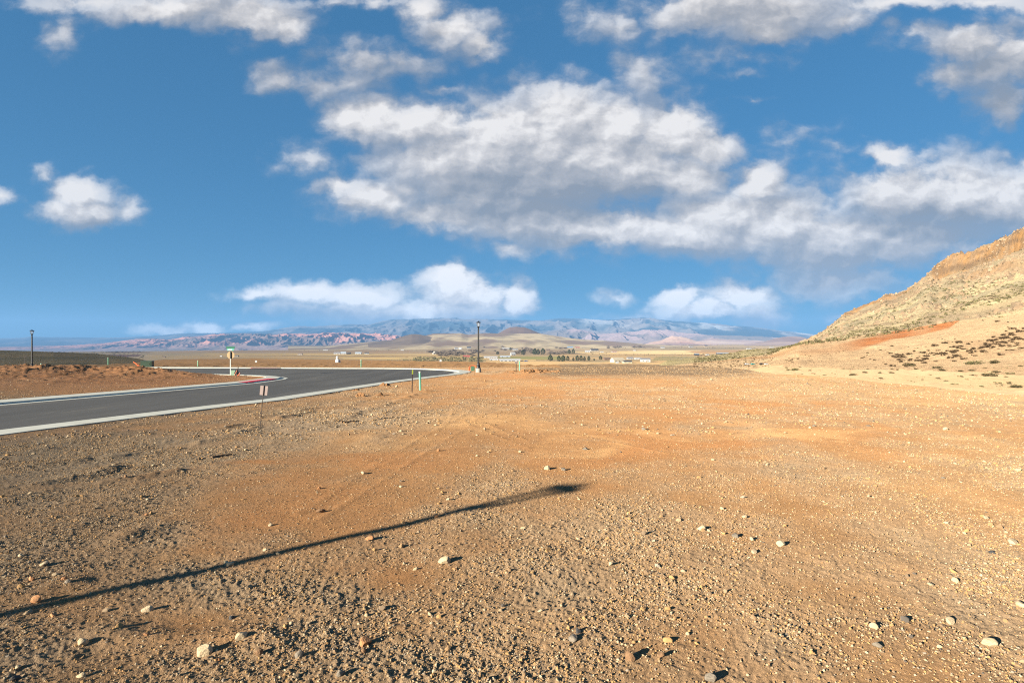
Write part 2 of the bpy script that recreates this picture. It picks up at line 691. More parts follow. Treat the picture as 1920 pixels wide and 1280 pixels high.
def mat_pebble():
    m, nt, b = new_mat("pebble_stone")
    b.inputs['Roughness'].default_value = 0.9
    b.inputs['Specular IOR Level'].default_value = 0.2
    geo = nt.nodes.new('ShaderNodeNewGeometry')
    ramp = nt.nodes.new('ShaderNodeValToRGB')
    ramp.color_ramp.interpolation = 'CONSTANT'
    b.inputs['Diffuse Roughness'].default_value = 0.8
    cols = [(0.0, (.30, .185, .09)), (.14, (.36, .21, .09)), (.28, (.33, .235, .14)), (.42, (.40, .24, .10)), (.56, (.24, .155, .085)),
            (.68, (.44, .33, .20)), (.80, (.19, .135, .085)), (.88, (.50, .39, .25)), (.93, (.29, .24, .18)), (.975, (.10, .085, .07))]
    cols = [(p, tuple(k * .84 for k in c)) for p, c in cols]
    els = ramp.color_ramp.elements
    els[0].position, els[0].color = 0.0, (*cols[0][1], 1)
    els[1].position, els[1].color = cols[1][0], (*cols[1][1], 1)
    for p, c in cols[2:]:
        e = els.new(p)
        e.color = (*c, 1)
    nt.links.new(geo.outputs['Random Per Island'], ramp.inputs[0])
    nt.links.new(ramp.outputs[0], b.inputs['Base Color'])
    return m


M = {}
M['ground'] = mat_soil("bare_soil", (0.9, 7.0, 38.0, 110.0), (.12, .16, .26, .30), (38.0, 120.0), 0.014, 0.75)
M['hill'] = mat_soil("hill_soil", (0.05, 0.3, 1.4, 5.0), (.14, .20, .24, .22), (0.35, 1.3, 4.0), 0.55, 0.7)
M['far'] = mat_soil("far_land", (0.004, 0.02), (.10, .15))
M['pebble'] = mat_pebble()
M['black'] = mat_simple("black_painted_steel", (.012, .012, .014), .45, vary=.2)
M['concrete'] = mat_simple("lamp_footing_concrete", (.42, .39, .33), .9, vary=.2, scale=12, bump=.3)
def mat_glass():
    m, nt, b = new_mat("clear_lantern_glass")
    b.inputs['Roughness'].default_value = .1
    b.inputs['Base Color'].default_value = (.6, .6, .58, 1)
    b.inputs['Alpha'].default_value = .18
    return m


M['glass'] = mat_glass()
M['galv'] = mat_simple("galvanised_steel", (.60, .64, .64), .45, metal=.2, vary=.1)
M['pale_post'] = mat_simple("pale_green_post", (.50, .56, .54), .5, vary=.06)
M['signback'] = mat_simple("bare_sign_back", (.36, .24, .11), .55, metal=.15, vary=.08)
M['signgreen'] = mat_simple("street_sign_green", (.0, .13, .075), .4, vary=.08)
M['signlit'] = mat_simple("street_sign_lit_green", (.01, .30, .22), .4, vary=.08)  # same sign green made lighter; sunlight on the plate put into the colour
M['white'] = mat_simple("white_paint", (.80, .80, .78), .5, vary=.05)
M['boxgreen'] = mat_simple("utility_green", (.07, .17, .10), .55, vary=.15)
M['boxpale'] = mat_simple("pale_utility_green", (.28, .42, .30), .6, vary=.1)
M['darkgreen'] = mat_simple("transformer_green", (.025, .06, .03), .5, vary=.15)
M['orange'] = mat_simple("orange_plastic", (.75, .14, .03), .5, vary=.1)
M['pipe'] = mat_simple("mint_pvc", (.20, .58, .38), .4, vary=.08)
M['pipecap'] = mat_simple("pale_pipe_end", (.72, .80, .66), .5, vary=.05)
M['stake'] = mat_simple("dark_steel_stake", (.05, .035, .03), .7, vary=.2)
M['wood'] = mat_simple("weathered_stake_wood", (.22, .13, .07), .85, vary=.2)
M['flag'] = mat_simple("yellow_green_paint", (.35, .42, .04), .6, vary=.1)
M['plate'] = mat_simple("mauve_sign_back", (.33, .25, .23), .7, vary=.08)
M['redpaint'] = mat_simple("red_kerb_paint", (.95, .06, .075), .6, vary=.15, scale=4)
M['blackpipe'] = mat_simple("black_conduit", (.012, .011, .01), .5, vary=.1)
M['blue'] = mat_simple("blue_plastic", (.04, .12, .5), .5, vary=.1)

# ================================================================== the ground sheet
NEAR_ROAD = [(-30.3, -60), (-23.7, -30), (-13.4, 14.9), (-11.6, 21.1), (-10.75, 23.7), (-9.5, 31.9), (-8.7, 37.0), (-7.0, 44.5), (-5.75, 49.0)]
BULB_C, BULB_R = (-17.4, 53.0), 12.0
for k in range(0, 21):
    a = R(-8 + k * 98 / 20.0)
    NEAR_ROAD.append((BULB_C[0] + BULB_R * math.cos(a), BULB_C[1] + BULB_R * math.sin(a)))
NEAR_ROAD += [(-22, 65.4), (-28, 66.4), (-45, 68.3), (-75, 70.5), (-130, 72.5)]
FAR_ROAD = [(-130, 61), (-75, 58.5), (-50, 56.0), (-36, 53.0), (-28, 50.6), (-23, 48.6), (-20, 46.8), (-18.2, 45.1), (-17.2, 43.6), (-16.6, 41.6),
            (-16.4, 39.0), (-16.35, 36.2), (-17.6, 30.0), (-19.5, 21.7), (-31, -30), (-37.6, -60)]


def densify(poly, step):
    out = []
    for a, b in zip(poly[:-1], poly[1:]):
        n = max(1, int(math.hypot(b[0] - a[0], b[1] - a[1]) / step))
        for k in range(n):
            out.append((a[0] + (b[0] - a[0]) * k / n, a[1] + (b[1] - a[1]) * k / n))
    out.append(poly[-1])
    return out


ROAD_POLY = NEAR_ROAD + FAR_ROAD


def road_dist(x, y):
    """signed distance to the asphalt (negative inside); 99 far away"""
    x = np.asarray(x, dtype=np.float64)
    y = np.asarray(y, dtype=np.float64)
    out = np.full(x.shape, 99.0)
    m = (x < 2) & (x > -140) & (y > -65) & (y < 85)
    if not m.any():
        return out
    px, py = x[m], y[m]
    d = np.full(px.shape, 1e9)
    ins = np.zeros(px.shape, dtype=bool)
    n = len(ROAD_POLY)
    for i in range(n):
        ax, ay = ROAD_POLY[i]
        bx, by = ROAD_POLY[(i + 1) % n]
        dx, dy = bx - ax, by - ay
        t = np.clip(((px - ax) * dx + (py - ay) * dy) / (dx * dx + dy * dy + 1e-9), 0, 1)
        d = np.minimum(d, np.hypot(px - ax - t * dx, py - ay - t * dy))
        if ay != by:
            c = ((ay > py) != (by > py)) & (px < (bx - ax) * (py - ay) / (by - ay) + ax)
            ins ^= c
    out[m] = np.where(ins, -d, d)
    return out


def plane_z(y):
    return -0.016 * np.clip(y, 0, None)


# how far the graded lot reaches, by bearing (degrees clockwise from +Y): (bearing, distance along Y or radius, fall level)
CREST = [(-180, 160, -38), (-95, 160, -10), (-60, 110, -10), (-43, 77, -12), (-35.5, 78, -12), (-33.6, 92, -14), (-31.5, 128, -30), (-24, 142, -38), (-13.5, 114, -38), (-4, 99, -38), (0, 84, -38),
         (2.3, 80, -38), (12.4, 82, -38), (15, 78, -9), (18, 70, -5.5), (21.4, 63, -3.4), (24.6, 47, -2.4), (31, 39, -2.2), (34.7, 33, -2.1), (38.2, 28, -2.0),
         (42, 24.3, -2.0), (55, 20, -2.0), (90, 22, -2), (130, 60, -10), (180, 160, -38)]
_cb = np.array([c[0] for c in CREST], dtype=float)
_cr = np.array([c[1] / math.cos(R(c[0])) if abs(c[0]) < 60 else c[1] for c in CREST], dtype=float)
_cz = np.array([c[2] for c in CREST], dtype=float)

# soil patches, written as ellipses seen from the lot's south end: gravel / orange earth / pale dust
PATCH = [
    ('g', 150, 850, 380, 55, 1.0), ('g', 480, 820, 160, 35, .6), ('g', 0, 940, 260, 60, .7), ('g', 640, 790, 170, 40, .7), ('g', 300, 1010, 330, 50, .55),
    ('g', 80, 1100, 220, 60, .8), ('g', 1000, 1050, 500, 120, .30), ('g', 1750, 1050, 350, 200, .40), ('g', 1500, 905, 350, 50, .30), ('g', 700, 1245, 500, 50, .55),
    ('g', 1230, 691, 290, 9, 1.0), ('g', 1800, 765, 280, 24, .65), ('g', 1020, 760, 200, 20, .35), ('g', 1600, 742, 300, 14, .5), ('g', 550, 1110, 140, 25, .5),
    ('g', 1550, 1100, 140, 40, .5), ('g', 480, 765, 200, 18, .5), ('g', 1200, 1200, 300, 40, .35),
    ('o', 390, 884, 230, 13, 1.0), ('o', 660, 880, 190, 28, .8), ('o', 1250, 845, 300, 36, .8), ('o', 1650, 815, 330, 22, .6), ('o', 570, 965, 240, 50, .75),
    ('o', 380, 1205, 240, 50, .5), ('o', 960, 738, 200, 16, .6), ('o', 1500, 770, 330, 16, .7), ('o', 620, 1030, 170, 40, .6), ('o', 1010, 703, 190, 5, .9),
    ('o', 250, 720, 330, 34, .7), ('o', 900, 990, 120, 40, .4), ('o', 820, 880, 160, 20, .5),
    ('p', 930, 806, 140, 20, .9), ('p', 1120, 825, 110, 12, .7), ('p', 700, 828, 150, 18, .45), ('p', 1500, 815, 200, 9, .8), ('p', 1700, 746, 280, 9, .55),
    ('p', 1820, 830, 150, 26, .45), ('p', 1450, 740, 200, 8, .4), ('p', 1850, 960, 200, 60, .4), ('p', 1050, 720, 300, 8, .3),
]
WINDROW = [[(-60, 888), (0, 882), (90, 872), (200, 861), (330, 842), (420, 820), (480, 802)], [(225, 1012), (255, 998), (300, 986)],
           [(360, 812), (483, 792), (560, 777)], [(600, 795), (640, 785), (707, 763), (750, 748), (800, 733)], [(180, 908), (250, 897), (330, 884)],
           [(-40, 925), (60, 912), (150, 895), (210, 880)], [(470, 786), (540, 774), (590, 766)], [(640, 740), (700, 741), (735, 739)],
           [(190, 1190), (300, 1200), (420, 1192), (520, 1205)], [(-40, 1130), (60, 1118), (130, 1098)]]

TRACKS = [[(560, 965), (640, 915), (720, 862), (790, 822), (850, 790), (885, 768)], [(600, 975), (690, 920), (770, 868), (830, 830), (880, 800), (905, 775)],
          [(1010, 835), (960, 815), (915, 796), (885, 780)], [(990, 840), (940, 822), (900, 806), (868, 790)], [(815, 812), (838, 795), (848, 775), (855, 762)],
          [(640, 905), (700, 880), (770, 850)], [(1250, 850), (1130, 826), (1030, 806), (950, 790)]]


def soil_masks(x, y):
    yy = np.maximum(y, 0.8)
    px = 960 + F * x / yy
    py = 657 + CAM_H * F / yy
    wx = (fbm(x * .55, y * .55, 3, 401) - .5)
    wy = (fbm(x * .55, y * .55, 3, 402) - .5)
    s = np.clip((py - 657), 6, None)
    px2 = px + wx * s * 1.6
    py2 = py + wy * s * 0.55
    g = np.zeros(x.shape)
    o = np.zeros(x.shape)
    p = np.zeros(x.shape)
    for k, cx, cy, rx, ry, w in PATCH:
        q = np.exp(-(((px2 - cx) / rx) ** 2 + ((py2 - cy) / ry) ** 2) * 1.1) * w
        if k == 'g':
            g = np.maximum(g, q)
        elif k == 'o':
            o = np.maximum(o, q)
        else:
            p = np.maximum(p, q)
    # streaks left by graders, along the road
    ca, sa = math.cos(R(-13)), math.sin(R(-13))
    sx, sy = x * ca + y * sa, -x * sa + y * ca
    streak = fbm(sx * .9, sy * .11, 4, 71)
    blot = fbm(x * .35, y * .35, 4, 83)
    fine = fbm(x * 1.7, y * 1.7, 4, 97)
    g = np.clip(g + (streak - .5) * 1.0 + (blot - .5) * .9 + (fine - .5) * .9 + .28 - o * .75 - p * .25, 0, 1)
    p = np.clip(p * (0.35 + 1.3 * fine) + (blot - .62) * 0.6, 0, 1)
    return g, o, p


def windrow_h(x, y):
    h = np.zeros(x.shape)
    m0 = (y > 2) & (y < 40) & (np.abs(x) < 25)
    if not m0.any():
        return h
    xm, ym = x[m0], y[m0]
    best = np.zeros(xm.shape)
    lump = fbm(xm * 2.2, ym * 2.2, 3, 55)
    for line in WINDROW:
        pts = [gp(*p) for p in line]
        for (ax, ay), (bx, by) in zip(pts[:-1], pts[1:]):
            dx, dy = bx - ax, by - ay
            t = np.clip(((xm - ax) * dx + (ym - ay) * dy) / (dx * dx + dy * dy), 0, 1)
            d = np.hypot(xm - ax - t * dx, ym - ay - t * dy)
            wd = 0.11 + 0.006 * ay
            best = np.maximum(best, np.exp(-(d / wd) ** 2) * (0.055 + 0.002 * ay))
    trk = np.zeros(xm.shape)
    for line in TRACKS:
        pts = [gp(*p) for p in line]
        for (ax, ay), (bx, by) in zip(pts[:-1], pts[1:]):
            dx, dy = bx - ax, by - ay
            t = np.clip(((xm - ax) * dx + (ym - ay) * dy) / (dx * dx + dy * dy), 0, 1)
            d = np.hypot(xm - ax - t * dx, ym - ay - t * dy)
            trk = np.maximum(trk, np.exp(-(d / .075) ** 2))
    h[m0] = best * .6 * np.clip(lump * 2.4 - .55, 0, 1.3) + trk * .011 * np.clip(lump * 2 - .35, 0, 1)
    return h


def ground_h(x, y, detail=True, masks=None):
    x = np.asarray(x, dtype=np.float64)
    y = np.asarray(y, dtype=np.float64)
    r = np.hypot(x, y)
    th = np.degrees(np.arctan2(x, y))
    rc = np.interp(th, _cb, _cr)
    zt = np.interp(th, _cb, _cz)
    z = plane_z(np.minimum(y, rc * np.cos(np.radians(th)) + 4))
    # earth bank between the road and the side street
    d = road_dist(x, y)
    bank = sst(1.6, 7.0, d) * sst(-16, -30, x) * sst(26, 43, y) * (1 - sst(49, 56, y))
    bank = np.where(x < -14, bank, 0) * (0.85 + 0.7 * (fbm(x * .25, y * .25, 3, 5) - .5))
    z = z + bank * 0.78
    # roll the lot a little
    z = z + (fbm(x * .12, y * .12, 3, 11) - .5) * 0.10 * np.clip(r / 12, .15, 2)
    w = np.clip(0.9 * np.abs(zt), 6, 90)
    k = sst(0, 1, (r - rc) / w)
    z = lerp(z, zt, k)
    # berm of loose spoil along the right-hand edge
    z = z + np.exp(-((r - rc + 1.0) / 1.3) ** 2) * 0.16 * np.where(th > 17, 1, 0) * fbm(x * .6, y * .6, 3, 8)
    z = lerp(z, -38.0, sst(270, 520, r))
    z = z + np.where(r > 300, (fbm(x * .002, y * .002, 4, 21) - .5) * 2.4 * sst(400, 1500, r), 0)
    z = z - 95 * sst(2600, 6500, r) * sst(-7, -11, th) * (th > -100)
    # bed of the road
    z = np.where(d < 1.40, plane_z(y) - 0.40, np.where(d < 3.0, lerp(plane_z(y) - 0.015 - 0.03 * sst(1.5, 1.8, d), z, sst(1.5, 3.0, d)), z))
    if detail:
        g = masks[0] if masks is not None else soil_masks(x, y)[0]
        fade = sst(1.36, 1.7, d)
        near = 1 - sst(60, 160, r)
        hh = (fbm(x * 1.1, y * 1.1, 4, 31) - .5) * 0.05 * (.4 + g)
        hh = hh + windrow_h(x, y)
        c1 = ridged(x * 5.0, y * 5.0, 3, 41)
        hh = hh + (c1 - .35) * 0.011 * (0.2 + g)
        c2 = vn(x * 26, y * 26, 51)
        hh = hh + np.clip(c2 - .45, 0, 1) * 0.018 * (0.10 + g) * (1 - sst(14, 30, r))
        c3 = vn(x * 58, y * 58, 52)
        hh = hh + (c3 - .5) * 0.013 * (0.2 + g) * (1 - sst(8, 16, r))
        mid = sst(9, 25, r)
        hh = hh + mid * (fbm(x * 2.1, y * 1.6, 3, 61) - .5) * 0.10 * g
        # rubble on the bank and on the far lots
        hh = hh + bank * (np.clip(ridged(x * .9, y * .9, 3, 63) - .4, 0, 1) * .40 + np.clip(ridged(x * 2.6, y * 2.2, 3, 67) - .45, 0, 1) * .22)
        hh = hh + np.where(y > 70, (ridged(x * .5, y * .35, 3, 64) - .4) * .30, 0) * sst(-2, 4, d)
        z = z + hh * fade * near
        z = z + np.where(th > 15, (fbm(x * .5, y * .5, 4, 66) - .5) * .5, 0) * sst(0, 8, r - rc) * (1 - sst(120, 260, r))
    return z


FIELDS = [  # px0, px1, py0, py1, albedo: land use on the valley floor
    (-400, 2400, 640, 662, (.40, .31, .18)), (300, 960, 656.5, 661.5, (.36, .25, .14)), (-200, 700, 651, 656, (.42, .36, .24)), (380, 640, 662, 666.5, (.50, .36, .15)),
    (560, 905, 663.5, 668.2, (.56, .41, .18)), (640, 900, 668.5, 673.5, (.58, .43, .18)), (300, 640, 667, 672, (.48, .34, .15)), (300, 900, 666.3, 667.0, (.27, .19, .10)),
    (640, 760, 668.0, 668.8, (.28, .18, .09)), (640, 900, 672.5, 676, (.42, .30, .14)), (900, 1330, 674, 686, (.54, .38, .18)), (1055, 1330, 664, 673, (.44, .31, .15)),
    (1080, 1320, 657.5, 664, (.60, .45, .22)), (1190, 1300, 656.8, 663.5, (.66, .52, .28)), (900, 1060, 656, 665, (.34, .25, .15)), (1240, 1420, 651, 655.5, (.30, .24, .14)),
    (930, 1058, 668, 674.0, (.27, .26, .09)), (1000, 1250, 648, 653, (.30, .25, .16)), (1300, 1420, 656, 662, (.42, .26, .12)), (780, 1000, 655, 659, (.36, .28, .17)),
    (1060, 1100, 662.2, 663.2, (.16, .13, .10)), (1100, 1150, 659.5, 660.6, (.22, .19, .16)), (1145, 1200, 656.6, 657.5, (.20, .18, .15)), (200, 275, 659, 661, (.13, .06, .05)),
    (215, 275, 665, 669, (.16, .07, .05)), (1000, 1250, 674.5, 676, (.22, .17, .09)), (1225, 1420, 668, 676, (.30, .25, .12)),
]


def ground_col(x, y, masks):
    g, o, p = masks
    r = np.hypot(x, y)
    th = np.degrees(np.arctan2(x, y))
    rc = np.interp(th, _cb, _cr)
    base = np.array([.40, .218, .094])
    org = np.array([.435, .208, .080])
    grv = np.array([.37, .262, .160])
    pale = np.array([.62, .37, .165])
    crest = np.array([.15, .105, .064])
    c = np.broadcast_to(base, x.shape + (3,)).copy()
    c = lerp(c, org, np.clip(o * 1.1, 0, 1)[..., None])
    c = lerp(c, grv, np.clip(g, 0, 1)[..., None])
    c = lerp(c, pale, np.clip(p, 0, 1)[..., None] * .85)
    side = sst(-2.5, -8.5, x + 0.12 * y)
    c = lerp(c, c * np.array([.74, .76, .78]), (side * np.clip(g * 2.0, 0, 1))[..., None])
    east = sst(1.0, 9.0, x - .25 * y) * (.4 + .6 * g)
    c = lerp(c, np.array([.345, .245, .137]), (east * .62)[..., None])
    py = 657 + CAM_H * F / np.maximum(y, 1)
    px = 960 + F * x / np.maximum(y, 1)
    band = np.exp(-((py - 693) / 11) ** 2) * sst(960, 1060, px + (fbm(x * .1, y * .1, 3, 9) - .5) * 120) * (1 - sst(1350, 1480, px))
    c = lerp(c, crest, (np.clip(band * 1.5, 0, .95) * (y > 40))[..., None])
    # brown graded lots past the cul-de-sac, and the red bank
    d = road_dist(x, y)
    farlot = (y > 66) & (x < 6)
    c = np.where(farlot[..., None], lerp(np.array([.22, .125, .058]), np.array([.31, .175, .075]), fbm(x * .06, y * .1, 4, 77)[..., None]), c)
    redb = sst(-14, -22, x) * sst(24, 34, y) * (1 - sst(60, 64, y))
    c = lerp(c, lerp(np.array([.29, .125, .048]), np.array([.44, .22, .10]), fbm(x * .5, y * .5, 4, 78)[..., None]), (redb * .85)[..., None])
    # pale sand between the lot and the hillside
    sand = np.array([.44, .295, .17])
    sand2 = np.array([.38, .275, .15])
    sc = lerp(sand, sand2, np.clip(fbm(x * .12, y * .12, 4, 88) * 2 - .6, 0, 1)[..., None])
    k = sst(-0.6, .8, r - rc + (fbm(x * .5, y * .5, 3, 6) - .5) * 2.5) * (th > 13)
    c = lerp(c, sc, k[..., None])
    # valley floor
    far = sst(20, 90, r - rc) * (r > 180)
    if far.max() > 0:
        v = (CAM_H + 38) / np.maximum(y, 60)
        fpy = 640 + F * v
        wob = (fbm(x * .004, y * .004, 4, 33) - .5)
        fpx = px + wob * 60
        fpy = fpy + wob * 1.2 + (fbm(x * .02, y * .006, 3, 34) - .5) * .5
        vc = np.broadcast_to(np.array([.30, .215, .11]), x.shape + (3,)).copy()
        for a, b, e, f, col in FIELDS:
            q = (fpx > a) & (fpx < b) & (fpy > e) & (fpy < f)
            vc[q] = np.array(col) * np.array([.70, .66, .62])
        vc = vc * (0.60 + 0.80 * fbm(x * .004, y * .016, 5, 35))[..., None]
        sp = np.clip((fbm(x * .02, y * .02, 3, 36) - .55) * 5, 0, 1)
        vc = lerp(vc, np.array([.20, .17, .10]), (sp * .6)[..., None])
        c = lerp(c, vc, far[..., None])
    return c


def build_ground():
    rr = [0.6]
    while rr[-1] < 18200:
        r = rr[-1]
        k = 1.08 if r < 2.2 else 1.0038 if r < 13 else 1.0062 if r < 160 else 1.02 if r < 420 else 1.012 if r < 5200 else 1.08
        rr.append(r * k)
    rr = np.array(rr)
    t = [-180.0]
    while t[-1] < 180:
        a = t[-1]
        t.append(a + (0.095 if -46.5 <= a < 46.5 else 0.6 if -62 <= a < 62 else 3.0))
    th = np.radians(np.array(t[:-1]))
    Rr, Th = np.meshgrid(rr, th, indexing='ij')
    X = Rr * np.sin(Th)
    Y = Rr * np.cos(Th)
    masks = soil_masks(X, Y)
    Z = ground_h(X, Y, True, masks)
    C = ground_col(X, Y, masks)
    o = grid_obj("ground", X, Y, Z, C, M['ground'], smooth=True, close=True)
    tag(o, kind="structure", label="graded bare lot of orange soil and grey gravel running out to the valley floor")
    return o


build_ground()


def gz(x, y):
    return float(ground_h(np.array([x]), np.array([y]), True)[0])


# ------------------------------------------------------------------ road, kerbs, paint
def mat_asphalt():
    m, nt, b = new_mat("asphalt")
    b.inputs['Roughness'].default_value = 0.85
    b.inputs['Specular IOR Level'].default_value = 0.25
    geo = nt.nodes.new('ShaderNodeNewGeometry')
    mp = nt.nodes.new('ShaderNodeMapping')
    mp.inputs['Rotation'].default_value = (0, 0, R(13))
    mp.inputs['Scale'].default_value = (0.8, 0.10, 1)
    nt.links.new(geo.outputs['Position'], mp.inputs['Vector'])
    n = nt.nodes.new('ShaderNodeTexNoise')
    n.inputs['Scale'].default_value = 1.0
    n.inputs['Detail'].default_value = 6
    nt.links.new(mp.outputs[0], n.inputs['Vector'])
    n2 = nt.nodes.new('ShaderNodeTexNoise')
    n2.inputs['Scale'].default_value = 60
    n2.inputs['Detail'].default_value = 3
    nt.links.new(geo.outputs['Position'], n2.inputs['Vector'])
    r = nt.nodes.new('ShaderNodeValToRGB')
    r.color_ramp.elements[0].position = .3
    r.color_ramp.elements[0].color = (0.052, 0.050, 0.046, 1)
    r.color_ramp.elements[1].position = .72
    r.color_ramp.elements[1].color = (0.085, 0.081, 0.073, 1)
    nt.links.new(n.outputs['Fac'], r.inputs[0])
    ad = nt.nodes.new('ShaderNodeMapRange')
    ad.inputs['From Min'].default_value = .3
    ad.inputs['From Max'].default_value = .7
    ad.inputs['To Min'].default_value = .8
    ad.inputs['To Max'].default_value = 1.2
    nt.links.new(n2.outputs['Fac'], ad.inputs['Value'])
    v = nt.nodes.new('ShaderNodeVectorMath')
    v.operation = 'SCALE'
    nt.links.new(r.outputs[0], v.inputs[0])
    nt.links.new(ad.outputs[0], v.inputs['Scale'])
    nt.links.new(v.outputs[0], b.inputs['Base Color'])
    mp2 = nt.nodes.new('ShaderNodeMapping')
    mp2.inputs['Rotation'].default_value = (0, 0, R(32))
    mp2.inputs['Scale'].default_value = (1.1, .16, 1)
    nt.links.new(geo.outputs['Position'], mp2.inputs['Vector'])
    n3 = nt.nodes.new('ShaderNodeTexNoise')
    n3.inputs['Scale'].default_value = .9
    n3.inputs['Detail'].default_value = 8
    n3.inputs['Roughness'].default_value = .7
    nt.links.new(mp2.outputs[0], n3.inputs['Vector'])
    sc = nt.nodes.new('ShaderNodeMapRange')
    sc.inputs['From Min'].default_value = .60
    sc.inputs['From Max'].default_value = .75
    nt.links.new(n3.outputs['Fac'], sc.inputs['Value'])
    mx = nt.nodes.new('ShaderNodeMix')
    mx.data_type = 'RGBA'
    nt.links.new(sc.outputs[0], mx.inputs['Factor'])
    nt.links.new(v.outputs[0], mx.inputs['A'])
    mx.inputs['B'].default_value = (.13, .115, .09, 1)
    nt.links.new(mx.outputs['Result'], b.inputs['Base Color'])
    bp = nt.nodes.new('ShaderNodeBump')
    bp.inputs['Strength'].default_value = .35
    bp.inputs['Distance'].default_value = .006
    nt.links.new(n2.outputs['Fac'], bp.inputs['Height'])
    nt.links.new(bp.outputs[0], b.inputs['Normal'])
    return m


def mat_kerb():
    m, nt, b = new_mat("kerb_concrete")
    b.inputs['Roughness'].default_value = 0.9
    at = nt.nodes.new('ShaderNodeAttribute')
    at.attribute_name = "run"
    f = nt.nodes.new('ShaderNodeMath')
    f.operation = 'PINGPONG'
    f.inputs[1].default_value = 1.5
    nt.links.new(at.outputs['Fac'], f.inputs[0])
    j = nt.nodes.new('ShaderNodeMath')
    j.operation = 'LESS_THAN'
    j.inputs[1].default_value = .022
    nt.links.new(f.outputs[0], j.inputs[0])
    geo = nt.nodes.new('ShaderNodeNewGeometry')
    n = nt.nodes.new('ShaderNodeTexNoise')
    n.inputs['Scale'].default_value = 2.5
    n.inputs['Detail'].default_value = 8
    n.inputs['Roughness'].default_value = .7
    nt.links.new(geo.outputs['Position'], n.inputs['Vector'])
    r = nt.nodes.new('ShaderNodeValToRGB')
    r.color_ramp.elements[0].position = .3
    r.color_ramp.elements[0].color = (0.339, 0.334, 0.275, 1)
    r.color_ramp.elements[1].position = .65
    r.color_ramp.elements[1].color = (0.433, 0.433, 0.374, 1)
    nt.links.new(n.outputs['Fac'], r.inputs[0])
    mx = nt.nodes.new('ShaderNodeMix')
    mx.data_type = 'RGBA'
    nt.links.new(j.outputs[0], mx.inputs['Factor'])
    nt.links.new(r.outputs[0], mx.inputs['A'])
    mx.inputs['B'].default_value = (.22, .2, .17, 1)
    nt.links.new(mx.outputs['Result'], b.inputs['Base Color'])
    return m


M['asphalt'] = mat_asphalt()
M['kerb'] = mat_kerb()


ROAD_DZ = -0.095


def build_road():
    pts = densify(NEAR_ROAD, 3.0)
    far = densify(FAR_ROAD, 3.0)
    # strip-free: a triangulated n-gon, following the fall of the land
    poly = pts + far
    from mathutils.geometry import tessellate_polygon
    tri = tessellate_polygon([[Vector((x, y, 0)) for x, y in poly]])
    v = np.array([(x, y, float(plane_z(np.array(y))) + ROAD_DZ) for x, y in poly])
    me = raw_mesh("road", v, tris=np.array(tri))
    # face up
    o = link("road", me, M['asphalt'])
    if me.polygons[0].normal.z < 0:
        me.flip_normals()
    tag(o, kind="structure", label="grey asphalt street curving into a round cul-de-sac")


KERB_PROF = [(-0.02, 0.004), (0.36, 0.010), (0.42, 0.066), (0.47, 0.082), (0.53, 0.086), (1.52, 0.100), (1.53, -0.30)]


def sweep(name, line, side, prof, mat, step=0.6):
    p = np.array(densify(line, step))
    t = np.gradient(p, axis=0)
    t /= np.linalg.norm(t, axis=1)[:, None]
    for _ in range(2):
        t[1:-1] = (t[:-2] + 2 * t[1:-1] + t[2:]) / 4
        t /= np.linalg.norm(t, axis=1)[:, None]
    nrm = np.stack([t[:, 1], -t[:, 0]], 1) * side
    run = np.concatenate([[0], np.cumsum(np.linalg.norm(np.diff(p, axis=0), axis=1))])
    V_ = []
    for off, z in prof:
        q = p + nrm * off
        V_.append(np.stack([q[:, 0], q[:, 1], plane_z(q[:, 1]) + z + ROAD_DZ], 1))
    A = np.stack(V_, 1)                      # along, profile, 3
    n, m = A.shape[:2]
    i = np.arange(n - 1)[:, None] * m + np.arange(m - 1)[None, :]
    q = np.stack([i, i + 1, i + m + 1, i + m], -1).reshape(-1, 4)
    if side < 0:
        q = q[:, ::-1]
    me = raw_mesh(name, A.reshape(-1, 3), quads=q)
    fltattr(me, "run", np.repeat(run, m))
    return link(name, me, mat)


build_road()
k1 = sweep("kerb", NEAR_ROAD, 1, KERB_PROF, M['kerb'])
tag(k1, kind="structure", label="pale concrete kerb and walk along the outer edge of the street")
k2 = sweep("kerb", FAR_ROAD, 1, KERB_PROF, M['kerb'])
tag(k2, kind="structure", label="pale concrete kerb and walk round the inner corner of the street")
RED_PROF = [(0.355, 0.014), (0.414, 0.070), (0.467, 0.087), (0.53, 0.091), (1.0, 0.0975)]
r1 = sweep("red_kerb_marking", [(-30.4, 66.7), (-28, 66.4), (-26.6, 66.17)], 1, RED_PROF[:-1] + [(1.5, 0.1025)], M['redpaint'], .4)
tag(r1, kind="structure", label="bright red no-parking paint on the far kerb of the side street")
r2 = sweep("red_kerb_marking", [(-16.52, 40.9), (-16.42, 39.0), (-16.36, 36.4), (-16.40, 35.9)], 1, RED_PROF, M['redpaint'], .4)
tag(r2, kind="structure", label="dark red no-parking paint on the kerb of the inner corner")


# ================================================================== hillside on the right and other relief, as fans of real depth
def prof_interp(us, table):
    a = np.array([U(t[0]) for t in table])
    b = np.array([t[1] for t in table], dtype=float)
    return np.interp(us, a, b)


